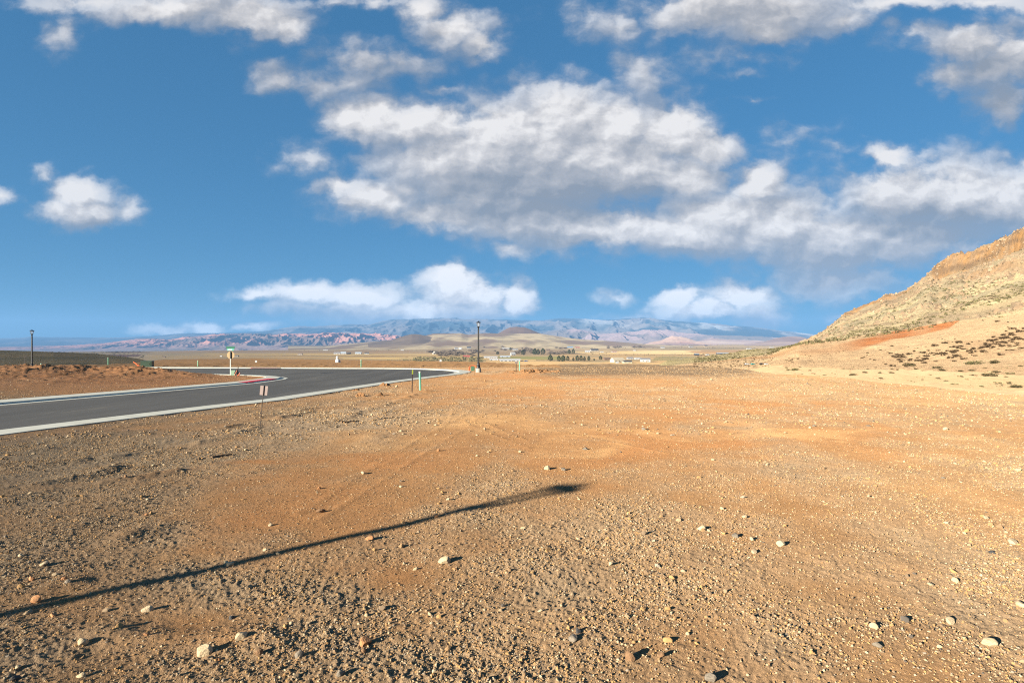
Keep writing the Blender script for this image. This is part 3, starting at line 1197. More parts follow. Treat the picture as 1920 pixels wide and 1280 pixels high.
def build_hillside():
    us = np.concatenate([np.arange(U(1225), U(1960), 0.0016), np.arange(U(1960), 2.6, .02)])
    skyl = [(1225, 689), (1250, 676), (1290, 672), (1330, 667), (1380, 660), (1400, 655), (1454, 652.5), (1492, 646), (1514, 637), (1530, 629), (1552, 615), (1568, 601), (1584, 586.5), (1600, 582), (1625, 572),
            (1649, 562), (1660, 553), (1679, 554), (1695, 547), (1720, 531), (1747, 509), (1768, 492), (1790, 481), (1803, 475), (1809, 478), (1828, 470), (1860, 458),
            (1887, 446), (1920, 431), (2200, 330), (2800, 150), (3800, 120)]
    ridge_d = [(1225, 150), (1290, 190), (1350, 230), (1400, 380), (1440, 560), (1500, 540), (1600, 500), (1700, 430), (1800, 370), (1920, 300), (2200, 230), (2800, 170), (3800, 110)]
    foot_py = [(1225, 690), (1300, 689), (1440, 686), (1500, 690), (1600, 695), (1700, 700), (1800, 705), (1920, 711), (2200, 725), (2800, 760), (3800, 800)]
    foot_d = [(1225, 130), (1300, 120), (1440, 97), (1500, 90), (1600, 81), (1700, 75), (1800, 69), (1920, 63), (2200, 50), (2800, 38), (3800, 30)]
    cut_py = [(1225, 689.5), (1300, 680), (1350, 676), (1440, 664), (1495, 645), (1562, 638), (1606, 630), (1684, 620), (1793, 602), (1920, 588), (2200, 560), (2800, 500), (3800, 470)]
    cut_d = [(1225, 135), (1300, 140), (1350, 150), (1440, 160), (1500, 140), (1600, 142), (1700, 142), (1800, 135), (1920, 122), (2200, 100), (2800, 75), (3800, 55)]
    zr = 2 + V(prof_interp(us, skyl)) * prof_interp(us, ridge_d)
    dr = prof_interp(us, ridge_d)
    df = prof_interp(us, foot_d)
    zf = 2 + V(prof_interp(us, foot_py)) * df
    dc = prof_interp(us, cut_d)
    zc = 2 + V(np.maximum(prof_interp(us, cut_py), prof_interp(us, skyl) + .8)) * dc
    s1 = np.linspace(0, 1, 110)            # apron and sandy cut
    s2 = np.linspace(0, 1, 330)[1:]        # natural slope to the ridge
    s3 = np.linspace(0, 1, 14)[1:]         # behind the ridge
    D = np.concatenate([df[:, None] - 12 + (dc - df + 12)[:, None] * s1, dc[:, None] + (dr - dc)[:, None] * s2, dr[:, None] * (1 + s3 * .8)], 1)
    X = us[:, None] * D
    Y = D
    # sandy part: flat apron, then the cut face
    t1 = s1[None, :]
    za = zf[:, None] - 0.9 + (zc - zf + .9)[:, None] * (0.25 * t1 + 0.75 * t1 ** 1.7)
    # natural part with rock bands
    t2 = np.broadcast_to(s2[None, :], (len(us), len(s2)))
    pxs = 960 + us * F
    Xn, Yn = X[:, len(s1):len(s1) + len(s2)], Y[:, len(s1):len(s1) + len(s2)]
    wob = (fbm(Xn * .03, Yn * .03, 4, 101) - .5)
    g = t2 * 1.0

    def step(g, at, wd, amt, mask):
        k = sst(at - wd / 2, at + wd / 2, t2 + wob * .10)
        return g + amt * mask * (k - t2)
    cliff_m = sst(1735, 1760, pxs)[:, None] * (0.7 + 0.6 * fbm(Xn * .05, Yn * .05, 2, 102))
    g = step(g, .875, .035, .20, cliff_m)
    mid_m = np.clip(sst(1760, 1830, pxs)[:, None] * np.clip(fbm(Xn * .03, Yn * .03, 3, 103) * 3 - 1.0, 0, 1), 0, 1)
    g = step(g, .62, .025, .07, mid_m)
    low_m = (sst(1570, 1590, pxs) * (1 - sst(1700, 1740, pxs)))[:, None] * np.clip(fbm(Xn * .04, Yn * .04, 3, 104) * 3 - .6, 0, 1)
    g = step(g, .90, .03, .16, low_m)
    zb = zc[:, None] + (zr - zc)[:, None] * g
    zc3 = zr[:, None] - np.clip(zr[:, None] + 39, 1, None) * np.clip(s3[None, :] * 1.0, 0, 1) ** 1.2
    Z = np.concatenate([za, zb, zc3], 1)
    # gullies and roughness
    nat = np.zeros_like(Z)
    nat[:, len(s1):len(s1) + len(s2)] = np.sin(np.pi * np.clip(t2, 0, 1)) ** .5
    hgt = np.clip((zr - zc)[:, None] / 60, .03, 1.2)
    along = X * .35 - Y * .94
    gul = ridged(along * .022 + X * .004, (X * .94 + Y * .35) * .006, 4, 111)
    rough = fbm(X * .12, Y * .12, 5, 112) - .5
    Z = Z + nat * hgt * ((gul - .45) * -6.5 + rough * 5.5 + (ridged(X * .22, Y * .22, 3, 131) - .4) * 2.0)
    crag = ridged(X * .16, Y * .16, 4, 113)
    cl = np.zeros_like(Z)
    cl[:, len(s1):len(s1) + len(s2)] = np.exp(-((t2 + wob * .10 - .90) / .05) ** 2) * np.clip(cliff_m + low_m, 0, 1)
    crag2 = ridged(X * .55, Y * .40, 4, 118)
    ledge = fbm(X * .02, Z * .55, 3, 119)
    Z = Z + cl * ((crag - .4) * 4.5 + (crag2 - .4) * 3.4 + (ledge - .5) * 3.0) * hgt
    ridge_t = np.zeros_like(Z)
    ridge_t[:, len(s1):] = np.concatenate([np.exp(-((1 - t2) / .04) ** 2), np.exp(-(np.broadcast_to(s3[None, :], (len(us), len(s3))) / .06) ** 2)], 1)
    Z = Z + ridge_t * ((ridged(X * .09, Y * .09, 4, 115) - .45) * 3.6 + (ridged(X * .33, Y * .33, 3, 126) - .45) * 2.6) * hgt
    sandy = np.zeros_like(Z)
    sandy[:, :len(s1)] = np.sin(np.pi * np.clip(t1, 0, 1))
    Z = Z + sandy * ((fbm(X * .06, Y * .06, 4, 116) - .5) * 2.0 + (ridged(along * .05, (X + Y) * .02, 3, 117) - .4) * -1.1)
    # colour
    T = np.zeros_like(Z)
    T[:, :len(s1)] = t1
    T[:, len(s1):len(s1) + len(s2)] = 1 + t2
    T[:, len(s1) + len(s2):] = 2.01
    PX = np.broadcast_to(pxs[:, None], Z.shape)
    sand = np.array([.42, .27, .15])
    sandp = np.array([.48, .345, .20])
    ochre = np.array([.42, .22, .085])
    red = np.array([.38, .145, .05])
    sage = np.array([.29, .245, .155])
    straw = np.array([.43, .345, .20])
    talus = np.array([.25, .185, .12])
    rock = np.array([.28, .185, .105])
    rockd = np.array([.19, .135, .085])
    n1 = fbm(X * .05, Y * .05, 5, 121)
    n2 = fbm(X * .25, Y * .25, 4, 122)
    C = lerp(sandp, sand, np.clip(n1 * 2 - .5, 0, 1)[..., None])
    C = lerp(C, ochre, (np.clip((n1 - .5) * 4, 0, 1) * (T < 1.0) * sst(1550, 1440, PX))[..., None] * .8)
    # the rust scar below the natural slope
    scar_c = np.interp(PX, [1440, 1500, 1600, 1700, 1793, 1830], [.80, .66, .74, .93, 1.0, 1.03])
    scar_w = np.interp(PX, [1440, 1500, 1600, 1700, 1780, 1800], [.02, .10, .17, .12, .10, .0])
    scar = sst(1.15, .65, np.abs(T - scar_c) / np.maximum(scar_w, .001)) * (T <= 1.06)
    scar = scar * (.25 + .75 * sst(1560, 1640, PX))
    C = lerp(C, red, (scar * np.clip(.35 + n2 * 1.1, 0, 1))[..., None])
    m = T > 1.0
    natc = lerp(sage, straw, np.clip((fbm(X * .035, Y * .035, 5, 123) - .38) * 4, 0, 1)[..., None])
    natc = lerp(natc, talus, np.clip((fbm(X * .03 + 9, Y * .06, 4, 124) - .45) * 4, 0, 1)[..., None] * .8)
    up = sst(1.35, 1.75, T) * np.clip((fbm(X * .06, Y * .06, 4, 125) - .35) * 3, 0, 1)
    natc = lerp(natc, rockd, (up * .55)[..., None])
    cl2 = np.clip(cl * 1.5, 0, 1)
    rk = lerp(rock, ochre * np.array([.85, .9, .9]), np.clip(n2 * 2 - .6, 0, 1)[..., None])
    rk = lerp(rk, np.array([.13, .09, .058]), np.clip((fbm(X * .18, Z * .5, 4, 128) - .48) * 5, 0, 1)[..., None] * .8)
    natc = lerp(natc, rk, cl2[..., None])
    mm = np.zeros_like(Z)
    mm[:, len(s1):len(s1) + len(s2)] = np.exp(-((t2 + wob * .10 - .62) / .035) ** 2) * mid_m
    natc = lerp(natc, rock * 1.1, np.clip(mm * 1.2, 0, 1)[..., None])
    C = np.where(m[..., None], natc, C)
    low = (1 - sst(1400, 1470, PX)) * sst(.9, 1.2, T)
    C = lerp(C, np.array([.36, .30, .15]), (low * np.clip(n2 * 2 - .2, 0, 1))[..., None])
    global HILL
    HILL = dict(X=X, Y=Y, Z=Z, T=T, PX=PX, n1=len(s1), n2=len(s2), nu=len(us))
    o = grid_obj("hillside", X, Y, Z, C, M['hill'])
    tag(o, kind="structure", label="tall sandy hillside with cliff bands rising on the right")


def fan_hill(name, label, sky, d0, d1, z0, colour_fn, mat, du=.0016, rows=90, relief=(.25, .003, 4, 1), px_pad=0, back=1.35, ex=1.0, seed=0, dfun=None, cliff=False):
    """a hill whose crest follows sky = [(px, py)...] at distance d1; foot at distance d0, level z0"""
    us = np.arange(U(sky[0][0]), U(sky[-1][0]) + du, du)
    py = prof_interp(us, sky)
    dr = np.full(us.shape, float(d1)) if dfun is None else dfun(us)
    df = np.full(us.shape, float(d0)) if not callable(d0) else d0(us)
    zr = CAM_H + V(py) * dr
    s = np.linspace(0, 1, rows)
    sb = np.linspace(0, 1, 8)[1:]
    D = np.concatenate([df[:, None] + (dr - df)[:, None] * s, dr[:, None] * (1 + (back - 1) * sb)], 1)
    X = us[:, None] * D
    Y = D
    T = np.concatenate([np.broadcast_to(s, (len(us), rows)), np.broadcast_to(1 + sb, (len(us), len(sb)))], 1)
    up = np.clip((zr - z0)[:, None], 0.2, None)
    prof = np.where(T <= 1, np.clip(T, 0, 1) ** ex, 1 - (np.clip(T - 1, 0, 1)) * .95)
    amp, sc, octv, kind = relief
    ca, sa = math.cos(.6), math.sin(.6)
    if kind == 1:
        n = ridged(X * sc, Y * sc * .45, octv, 200 + seed) - .4
    else:
        n = fbm(X * sc, Y * sc, octv, 200 + seed) - .5
    if cliff:
        prof = np.where(T <= .55, .30 * T / .55, np.where(T <= 1, .30 + .70 * np.clip((T - .55) / .45, 0, 1) ** .8, prof))
    env = np.where(T <= 1, np.clip(4 * T * (1.02 - T), 0, 1), .3 * (2 - T))
    if cliff:
        env = env * sst(.40, .62, T) + .03
    Z = z0 + up * prof + up * amp * n * (.18 + .82 * env) - 1.5 * (T == 0)
    C = colour_fn(X, Y, Z, T, np.broadcast_to((960 + us * F)[:, None], X.shape), n, up)
    o = grid_obj(name, X, Y, Z, C, mat)
    tag(o, label=label, kind="structure")
    return o, (X, Y, Z, T)


build_hillside()


def c_sage(X, Y, Z, T, PX, n, up):
    a = np.array([.085, .075, .040])
    b = np.array([.15, .115, .06])
    k = np.clip((fbm(X * .09, Y * .05, 4, 301) - .35) * 3, 0, 1)
    return lerp(a, b, k[..., None])


fan_hill("hill", "dark sage-covered hill behind the left street lamp", [(-1500, 700), (-1000, 668), (-500, 651), (-200, 652), (0, 656.5), (60, 658), (100, 660), (170, 668), (220, 676), (262, 684), (285, 687)],
         lambda us: np.full(us.shape, 92.0), 240, -3.4, c_sage, M['hill'], rows=120, relief=(.10, .03, 4, 0), seed=1,
         dfun=lambda us: prof_interp(us, [(-1500, 150), (-500, 250), (0, 250), (170, 190), (262, 130), (285, 110)]))


def c_brown(X, Y, Z, T, PX, n, up):
    a = np.array([.17, .115, .075])
    b = np.array([.36, .29, .175])
    k = np.clip((fbm(X * .0045, Y * .0020, 6, 311) - .42) * 7, 0, 1)
    k = np.clip(k * 1.1 - sst(.78, 1.0, T) * .25, 0, 1)
    c = lerp(a, b, k[..., None])
    sp = np.clip((fbm(X * .014, Y * .005, 4, 312) - .5) * 6, 0, 1)
    return lerp(c, np.array([.19, .15, .09]), (sp * .6)[..., None])


fan_hill("hills", "low brown and straw-coloured hills across the middle of the valley",
         [(540, 657), (600, 651), (640, 646), (690, 641), (740, 637), (790, 631), (813, 625), (865, 624.5), (878, 627.5), (907, 624.5), (932, 625), (1013, 625.5), (1030, 628), (1063, 633), (1100, 637),
          (1125, 638), (1188, 643), (1210, 645.5), (1260, 647), (1320, 649)],
         3000, 5000, -44, c_brown, M['far'], rows=150, relief=(.16, .0030, 5, 0), seed=2, ex=1.15)


def c_dark(rgb1, rgb2, sc=.004):
    def f(X, Y, Z, T, PX, n, up):
        k = np.clip((fbm(X * sc, Y * sc, 4, 321) - .3) * 2.2, 0, 1)
        return lerp(np.array(rgb1), np.array(rgb2), k[..., None])
    return f


fan_hill("hill", "brown conical hill behind the tall street lamp post, rounded dark summit", [(925, 628), (935, 624.5), (948, 617), (956, 613.5), (968, 612.5), (983, 613.5), (995, 617.5), (1013, 625), (1024, 629)],
         4700, 5400, -25, c_dark((.10, .065, .05), (.16, .105, .075)), M['far'], du=.0012, rows=60, relief=(.05, .004, 4, 0), seed=3)
fan_hill("hill", "low dark peak at the left end of the brown hills", [(690, 643), (735, 637), (758, 629.5), (772, 626), (785, 626.5), (800, 629.5), (812, 632.5), (840, 636), (870, 640)],
         3700, 4400, -30, c_dark((.11, .078, .055), (.20, .145, .095)), M['far'], du=.0012, rows=60, relief=(.08, .004, 4, 0), seed=4)


def c_redrock(X, Y, Z, T, PX, n, up):
    pink = np.array([.60, .28, .21])
    lav = np.array([.36, .22, .20])
    green = np.array([.10, .10, .09])
    strata = fbm(X * .0012, Z * .022, 5, 331) + .12 * sst(.5, .9, T)
    c = lerp(lav, pink, np.clip((strata - .35) * 3.4, 0, 1)[..., None])
    k = np.clip((fbm(X * .0016, Y * .0016, 4, 332) - .46) * 7, 0, 1)
    c = lerp(c, green, (k * .75)[..., None])
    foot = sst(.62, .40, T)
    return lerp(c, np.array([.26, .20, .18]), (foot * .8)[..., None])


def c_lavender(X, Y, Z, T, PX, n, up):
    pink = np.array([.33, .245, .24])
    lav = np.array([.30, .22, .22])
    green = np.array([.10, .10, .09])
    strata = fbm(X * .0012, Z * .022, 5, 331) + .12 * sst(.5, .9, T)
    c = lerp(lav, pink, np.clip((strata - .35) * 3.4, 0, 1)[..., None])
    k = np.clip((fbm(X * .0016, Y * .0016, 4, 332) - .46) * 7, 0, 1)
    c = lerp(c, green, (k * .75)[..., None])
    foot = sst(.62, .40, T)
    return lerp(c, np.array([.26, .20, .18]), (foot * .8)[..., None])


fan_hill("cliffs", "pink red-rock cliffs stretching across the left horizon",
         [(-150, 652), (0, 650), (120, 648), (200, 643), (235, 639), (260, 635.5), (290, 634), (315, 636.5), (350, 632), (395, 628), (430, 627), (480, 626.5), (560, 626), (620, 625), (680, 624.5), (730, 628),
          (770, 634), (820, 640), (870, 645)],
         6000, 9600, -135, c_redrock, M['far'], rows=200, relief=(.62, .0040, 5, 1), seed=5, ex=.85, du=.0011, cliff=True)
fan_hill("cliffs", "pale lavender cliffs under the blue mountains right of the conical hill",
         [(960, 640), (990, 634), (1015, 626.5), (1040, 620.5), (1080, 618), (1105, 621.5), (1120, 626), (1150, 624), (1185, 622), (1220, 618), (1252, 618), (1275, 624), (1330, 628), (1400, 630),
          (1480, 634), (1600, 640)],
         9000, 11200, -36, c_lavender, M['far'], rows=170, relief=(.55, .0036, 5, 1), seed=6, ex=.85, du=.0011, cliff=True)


def c_salmon(X, Y, Z, T, PX, n, up):
    k = np.clip((fbm(X * .003, Y * .003, 4, 341) - .3) * 2.6, 0, 1)
    c = lerp(np.array([.36, .21, .165]), np.array([.40, .31, .25]), k[..., None])
    return lerp(c, np.array([.20, .15, .14]), (sst(.4, .2, T) * .7)[..., None])


fan_hill("butte", "salmon and cream butte standing on the plain at centre right", [(1200, 648), (1222, 641), (1240, 638), (1249, 634), (1260, 630.5), (1276, 631), (1292, 634.5), (1304, 639), (1330, 644), (1345, 648)],
         6200, 7000, -36, c_salmon, M['far'], du=.0011, rows=80, relief=(.55, .0045, 4, 1), seed=7)
fan_hill("hill", "low lilac hills on the right horizon", [(1285, 647), (1310, 639), (1335, 634), (1372, 637), (1420, 638), (1450, 641), (1475, 645)],
         7400, 8400, -36, c_dark((.28, .20, .18), (.40, .31, .26), .002), M['far'], rows=60, relief=(.25, .003, 4, 0), seed=8)
fan_hill("hill", "flat-topped dark purple hill by the foot of the sandy hillside", [(1395, 646), (1430, 641), (1450, 635.5), (1465, 631.8), (1480, 630.8), (1502, 631.2), (1518, 635), (1550, 640), (1580, 645)],
         5600, 6300, -36, c_dark((.17, .12, .11), (.26, .19, .16), .003), M['far'], rows=60, relief=(.06, .004, 4, 0), seed=9)


def c_blue(X, Y, Z, T, PX, n, up):
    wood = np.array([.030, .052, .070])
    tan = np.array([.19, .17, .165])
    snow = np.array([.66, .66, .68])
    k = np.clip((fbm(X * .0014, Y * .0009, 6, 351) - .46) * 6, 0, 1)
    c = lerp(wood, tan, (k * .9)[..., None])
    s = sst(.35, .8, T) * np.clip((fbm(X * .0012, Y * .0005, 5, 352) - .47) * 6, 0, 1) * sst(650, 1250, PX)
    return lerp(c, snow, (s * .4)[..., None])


fan_hill("mountains", "long blue mountain range along the whole horizon",
         [(-420, 635), (-200, 634.5), (0, 634), (40, 633), (55, 631), (110, 632), (200, 633), (260, 631), (300, 629), (350, 624.5), (420, 624), (480, 622), (520, 617), (560, 611), (585, 612), (620, 609.5),
          (660, 608), (690, 609), (715, 602), (735, 599), (790, 598), (850, 597), (900, 599), (960, 600), (1020, 600), (1060, 597), (1120, 600), (1180, 597), (1220, 596), (1260, 602),
          (1320, 606), (1400, 612), (1450, 618), (1500, 624), (1560, 630), (1650, 633), (2000, 635), (2250, 637)],
         11500, 16500, -100, c_blue, M['far'], rows=170, relief=(.28, .0019, 5, 1), seed=10, ex=.8, du=.0014, back=1.08)

# ------------------------------------------------------------------ the air
def build_haze():
    m = bpy.data.materials.new("haze_air")
    m.use_nodes = True
    nt = m.node_tree
    nt.nodes.clear()
    v = nt.nodes.new('ShaderNodeVolumePrincipled')
    v.inputs['Color'].default_value = (.165, .36, .68, 1)
    v.inputs['Density'].default_value = HAZE
    v.inputs['Anisotropy'].default_value = 0.0
    out = nt.nodes.new('ShaderNodeOutputMaterial')
    nt.links.new(v.outputs[0], out.inputs['Volume'])
    b = MB()
    z0, z1 = -140.0, 760.0
    b.box((0, 0, (z0 + z1) / 2), (47000, 40000, z1 - z0))
    o = b.build("haze", m)
    tag(o, kind="stuff", label="thin blue air over the valley")


HAZE = 6.0e-5
build_haze()


# ================================================================== finding the surface
_hu0 = U(1225)


def hill_z(x, y):
    """height of the hillside sheet at a point (nan where it does not reach)"""
    us = HILL['X'][:, 0] / HILL['Y'][:, 0]
    u = x / max(y, 1e-6)
    if u < us[0] or u > us[-1]:
        return float('nan')
    i = int(np.searchsorted(us, u))
    i = min(max(i, 1), len(us) - 1)
    if abs(us[i - 1] - u) < abs(us[i] - u):
        i -= 1
    D = HILL['Y'][i]
    if y < D[0] or y > D[-1]:
        return float('nan')
    return float(np.interp(y, D, HILL['Z'][i]))


def surf(x, y):
    a = gz(x, y)
    b = hill_z(x, y)
    return a if b != b else max(a, b)


def hit(px, py, d0=3.0, d1=6000.0, detail=True, n=900):
    """first point of the land seen along a bearing at a given dip below the horizon"""
    u, v = (px - 960) / F, (640 - py) / F
    ds = d0 * (d1 / d0) ** np.linspace(0, 1, n)
    z = ground_h(u * ds, ds, detail)
    us = HILL['X'][:, 0] / HILL['Y'][:, 0]
    if us[0] <= u <= us[-1]:
        i = int(np.argmin(np.abs(us - u)))
        hz = np.interp(ds, HILL['Y'][i], HILL['Z'][i], left=-99, right=-99)
        z = np.maximum(z, hz)
    ray = CAM_H + v * ds
    k = np.nonzero(z >= ray)[0]
    if len(k) == 0:
        return None
    k = k[0]
    if k > 0:
        a = ray[k - 1] - z[k - 1]
        b = z[k] - ray[k]
        t = a / (a + b + 1e-9)
        d = lerp(ds[k - 1], ds[k], t)
    else:
        d = ds[0]
    return (u * d, d, CAM_H + v * d)


# ================================================================== gravel
ICO = None


def ico(sub=1):
    import bmesh
    bm = bmesh.new()
    bmesh.ops.create_icosphere(bm, subdivisions=sub, radius=1.0)
    v = np.array([w.co[:] for w in bm.verts])
    f = np.array([[w.index for w in p.verts] for p in bm.faces])
    bm.free()
    return v, f


def gravel(name, dens, dr, px_min, r_floor, r_cap, sub, sink, label, bias=.06, expo=2.6):
    """stones with a physical size distribution: dens per square metre above r_floor, falling off with r^-expo"""
    v0, f0 = ico(sub)
    us, ds, rs = [], [], []
    edges = np.geomspace(dr[0], dr[1], 44)
    for a, b in zip(edges[:-1], edges[1:]):
        d = (a + b) / 2
        rmin = max(r_floor, px_min * d / 569.0 * .5)
        if rmin > r_cap * .9:
            continue
        w = .97 + 3.0 / d                     # three metres more on either side than is seen from here
        k = int(dens * (rmin / r_floor) ** -expo * d * 2 * w * (b - a))
        ds.append(RNG.uniform(a, b, k))
        us.append(RNG.uniform(-w, w, k))
        rs.append(np.minimum(rmin * (1 - RNG.random(k)) ** (-1 / expo), r_cap))
    u = np.concatenate(us)
    y = np.concatenate(ds)
    r = np.concatenate(rs)
    x = u * y
    g, o, p = soil_masks(x, y)
    clump = fbm(x * 1.3, y * 1.3, 3, 811)
    keep = (RNG.random(len(x)) < np.clip(bias + g ** 1.5 * np.clip(clump * 3.4 - 1.05, .06, 1), 0, 1)) & (road_dist(x, y) > 1.62)
    rc = np.interp(np.degrees(np.arctan2(x, y)), _cb, _cr)
    keep &= np.hypot(x, y) < rc - .3
    x, y, r = x[keep], y[keep], r[keep]
    z = ground_h(x, y, True)
    n = len(x)
    k = v0.shape[0]
    P = np.repeat(v0[None].astype(np.float32), n, 0)
    for _ in range(7):                       # broken faces
        nr = RNG.normal(size=(n, 3))
        nr /= np.linalg.norm(nr, axis=1)[:, None]
        dc = RNG.uniform(.45, .85, n)
        dd = np.einsum('nkj,nj->nk', P, nr)
        P = P - (np.clip(dd - dc[:, None], 0, None)[..., None] * nr[:, None, :]).astype(np.float32)
    sc = np.stack([RNG.uniform(.8, 1.5, n), RNG.uniform(.65, 1.05, n), RNG.uniform(.5, .95, n)], 1)
    P = P * sc[:, None, :]
    a = RNG.uniform(0, 2 * math.pi, n)
    t = RNG.uniform(-.5, .5, n)
    ct, st_ = np.cos(t)[:, None], np.sin(t)[:, None]
    px, pz = P[..., 0] * ct - P[..., 2] * st_, P[..., 0] * st_ + P[..., 2] * ct
    ca, sa = np.cos(a)[:, None], np.sin(a)[:, None]
    X = (px * ca - P[..., 1] * sa) * r[:, None] + x[:, None]
    Y = (px * sa + P[..., 1] * ca) * r[:, None] + y[:, None]
    Z = pz * r[:, None] + z[:, None] + (r * sc[:, 2] * sink)[:, None]
    v = np.stack([X, Y, Z], -1).reshape(-1, 3)
    f = (f0[None] + (np.arange(n) * k)[:, None, None]).reshape(-1, 3)
    print(name, n)
    me = raw_mesh(name, v, tris=f)
    o = link(name, me, M['pebble'])
    tag(o, label=label, kind="stuff")


gravel("gravel", 4300, (2.3, 30), .85, .0042, .011, 1, .30, "fine loose gravel over the graded lot", .10)
gravel("pebbles", 40, (2.3, 70), .8, .012, .032, 2, .25, "coarser pebbles among the gravel of the lot", .03, 2.9)
gravel("pebbles", 95, (13, 80), .50, .014, .036, 1, .25, "far pebbles and clods across the back of the lot", .10, 2.5)

# ================================================================== stones
M['stone_cream'] = mat_simple("cream_limestone", (.60, .46, .28), .9, vary=.25, scale=4, bump=.35)
M['stone_grey'] = mat_simple("grey_stone", (.24, .20, .15), .9, vary=.3, scale=4, bump=.35)
M['stone_blue'] = mat_simple("blue_black_stone", (.075, .072, .07), .8, vary=.3, scale=6, bump=.6)
M['stone_brown'] = mat_simple("brown_stone", (.26, .145, .07), .9, vary=.3, scale=4, bump=.35)
M['stone_orange'] = mat_simple("orange_stone", (.50, .24, .10), .9, vary=.25, scale=4, bump=.35)


def rock_mesh(name, seed, mat, sub=3):
    rg = np.random.default_rng(seed)
    v, f = ico(sub)
    # cut facets
    for _ in range(12):
        nrm = rg.normal(size=3)
        nrm /= np.linalg.norm(nrm)
        dcut = rg.uniform(.50, .88)
        dd = v @ nrm
        v = v - np.clip(dd - dcut, 0, None)[:, None] * nrm[None] * .92
    v = v * (1 + (fbm(v[:, 0] * 2.5 + seed, v[:, 1] * 2.5 + v[:, 2] * 1.7, 2, seed) - .5)[:, None] * .14)
    me = raw_mesh(name, v, tris=f)
    me.materials.append(mat)
    return me


STONES = [  # px, py of the stone's foot, width px, height ratio, material, label
    (832, 1058, 29, .60, 'cream', "flat-topped cream block by itself below the middle of the lamp shadow"),
    (450, 1200, 30, .60, 'cream', "squarish cream stone behind the wedge-shaped stone near the camera"),
    (377, 1232, 36, .70, 'cream', "upright wedge-shaped cream stone casting a long black shadow in front"),
    (683, 1212, 27, .80, 'orange', "rounded ochre stone beside a small dark stone close to the camera"),
    (681, 1224, 14, .80, 'brown', "small dark brown stone touching the rounded ochre stone"),
    (1317, 995, 22, .55, 'cream', "pale blocky stone at the left end of the right-hand stone scatter"),
    (1381, 1008, 20, .60, 'grey', "dark tilted slab with a black shadow between pale stones"),
    (1466, 1024, 20, .70, 'cream', "leaning cream stone on the right of the dark tilted slab"),
    (1416, 1037, 16, .45, 'cream', "flat oval cream stone in front of the dark tilted slab"),
    (1356, 955, 13, .50, 'cream', "rounded pale stone behind the pale blocky stone"),
    (1146, 1060, 15, .60, 'cream', "light egg-shaped stone in the open centre of the lot"),
    (1084, 1186, 17, .60, 'blue', "blue-black stone in the gravel ahead of the camera"),
    (1183, 1238, 24, .90, 'brown', "brown pointed stone near the bottom edge with a black shadow"),
    (1241, 1231, 16, .70, 'brown', "small brown stone right of the brown pointed stone"),
    (1337, 1280, 30, .80, 'grey', "grey-brown stone cut by the bottom edge of the view"),
    (78, 1062, 22, .28, 'cream', "thin flat pale slab lying in gravel on the far left"),
    (56, 1090, 14, .70, 'orange', "round orange cobble on the far left gravel"),
    (122, 1094, 17, .55, 'grey', "grey cobble of the touching pair on the left gravel"),
    (117, 1087, 13, .60, 'orange', "small orange cobble of the touching pair on the left gravel"),
    (62, 1131, 22, .85, 'orange', "chunky tan stone right beside the start of the lamp shadow"),
    (1905, 1020, 24, .50, 'cream', "large pale stone at the right edge of the lot"),
    (1866, 1038, 18, .45, 'blue', "flat dark slab just below the pale stone at right edge"),
    (1748, 1099, 16, .50, 'cream', "pale flat stone alone low on the right"),
    (1648, 1214, 22, .55, 'grey', "grey stone among pebbles in the lower right"),
    (1864, 1212, 34, .55, 'cream', "broad pale rock in the lower right gravel"),
    (636, 1268, 24, .60, 'grey', "greenish grey cobble at the bottom left of centre"),
    (432, 1161, 14, .70, 'blue', "small black stone behind the two cream stones at left"),
    (484, 1230, 20, .70, 'brown', "dark brown clod right of the wedge-shaped cream stone"),
    (560, 1232, 22, .80, 'grey', "rough grey-brown rock in the gravel at lower left of centre"),
    (505, 986, 12, .50, 'cream', "pale stone standing above the left half of the lamp shadow"),
    (520, 1040, 10, .60, 'cream', "small cream stone just above the lamp shadow line"),
    (818, 970, 14, .60, 'orange', "tan stone touching the lamp shadow's upper edge"),
    (840, 938, 10, .60, 'cream', "cream stone above the lamp shadow near the centre"),
    (692, 1012, 20, .55, 'orange', "cluster-like brown lump at the edge of the lamp shadow"),
    (680, 889, 12, .60, 'cream', "flat tan stone on the smooth orange earth at mid left"),
    (975, 848, 9, .50, 'cream', "whitish stone on the orange earth at mid centre"),
    (915, 848, 7, .60, 'cream', "small whitish stone left of the whitish centre stone"),
    (894, 855, 7, .60, 'cream', "tiny pale stone on the orange earth behind the lamp shadow"),
    (1092, 798, 9, .55, 'cream', "white stone on the pale dust patch in mid distance"),
    (1098, 843, 14, .45, 'grey', "grey flat stone on the orange earth right of centre"),
    (1207, 806, 11, .55, 'grey', "grey rubble stone at the right end of the dust patch"),
    (696, 779, 7, .70, 'cream', "pale stone by the gravel strip right of the small plate sign"),
    (600, 962, 22, .45, 'brown', "low brown heap of stony earth at mid left"),
    (1630, 932, 10, .60, 'cream', "pale stone standing alone at mid right"),
    (1775, 806, 12, .60, 'cream', "pale lump on the far right of the lot"),
    (1630, 799, 15, .22, 'grey', "long flat grey slab lying far right of the lot"),
    (1852, 973, 14, .5, 'cream', "pale stone above the large stone at right edge"),
    (1912, 883, 14, .4, 'cream', "flat pale stone touching the right edge of the view"),
]
protos = {}
for mk in ('cream', 'grey', 'blue', 'brown', 'orange'):
    protos[mk] = [rock_mesh("stone", 900 + 7 * i + len(mk), M['stone_' + mk]) for i in range(4)]
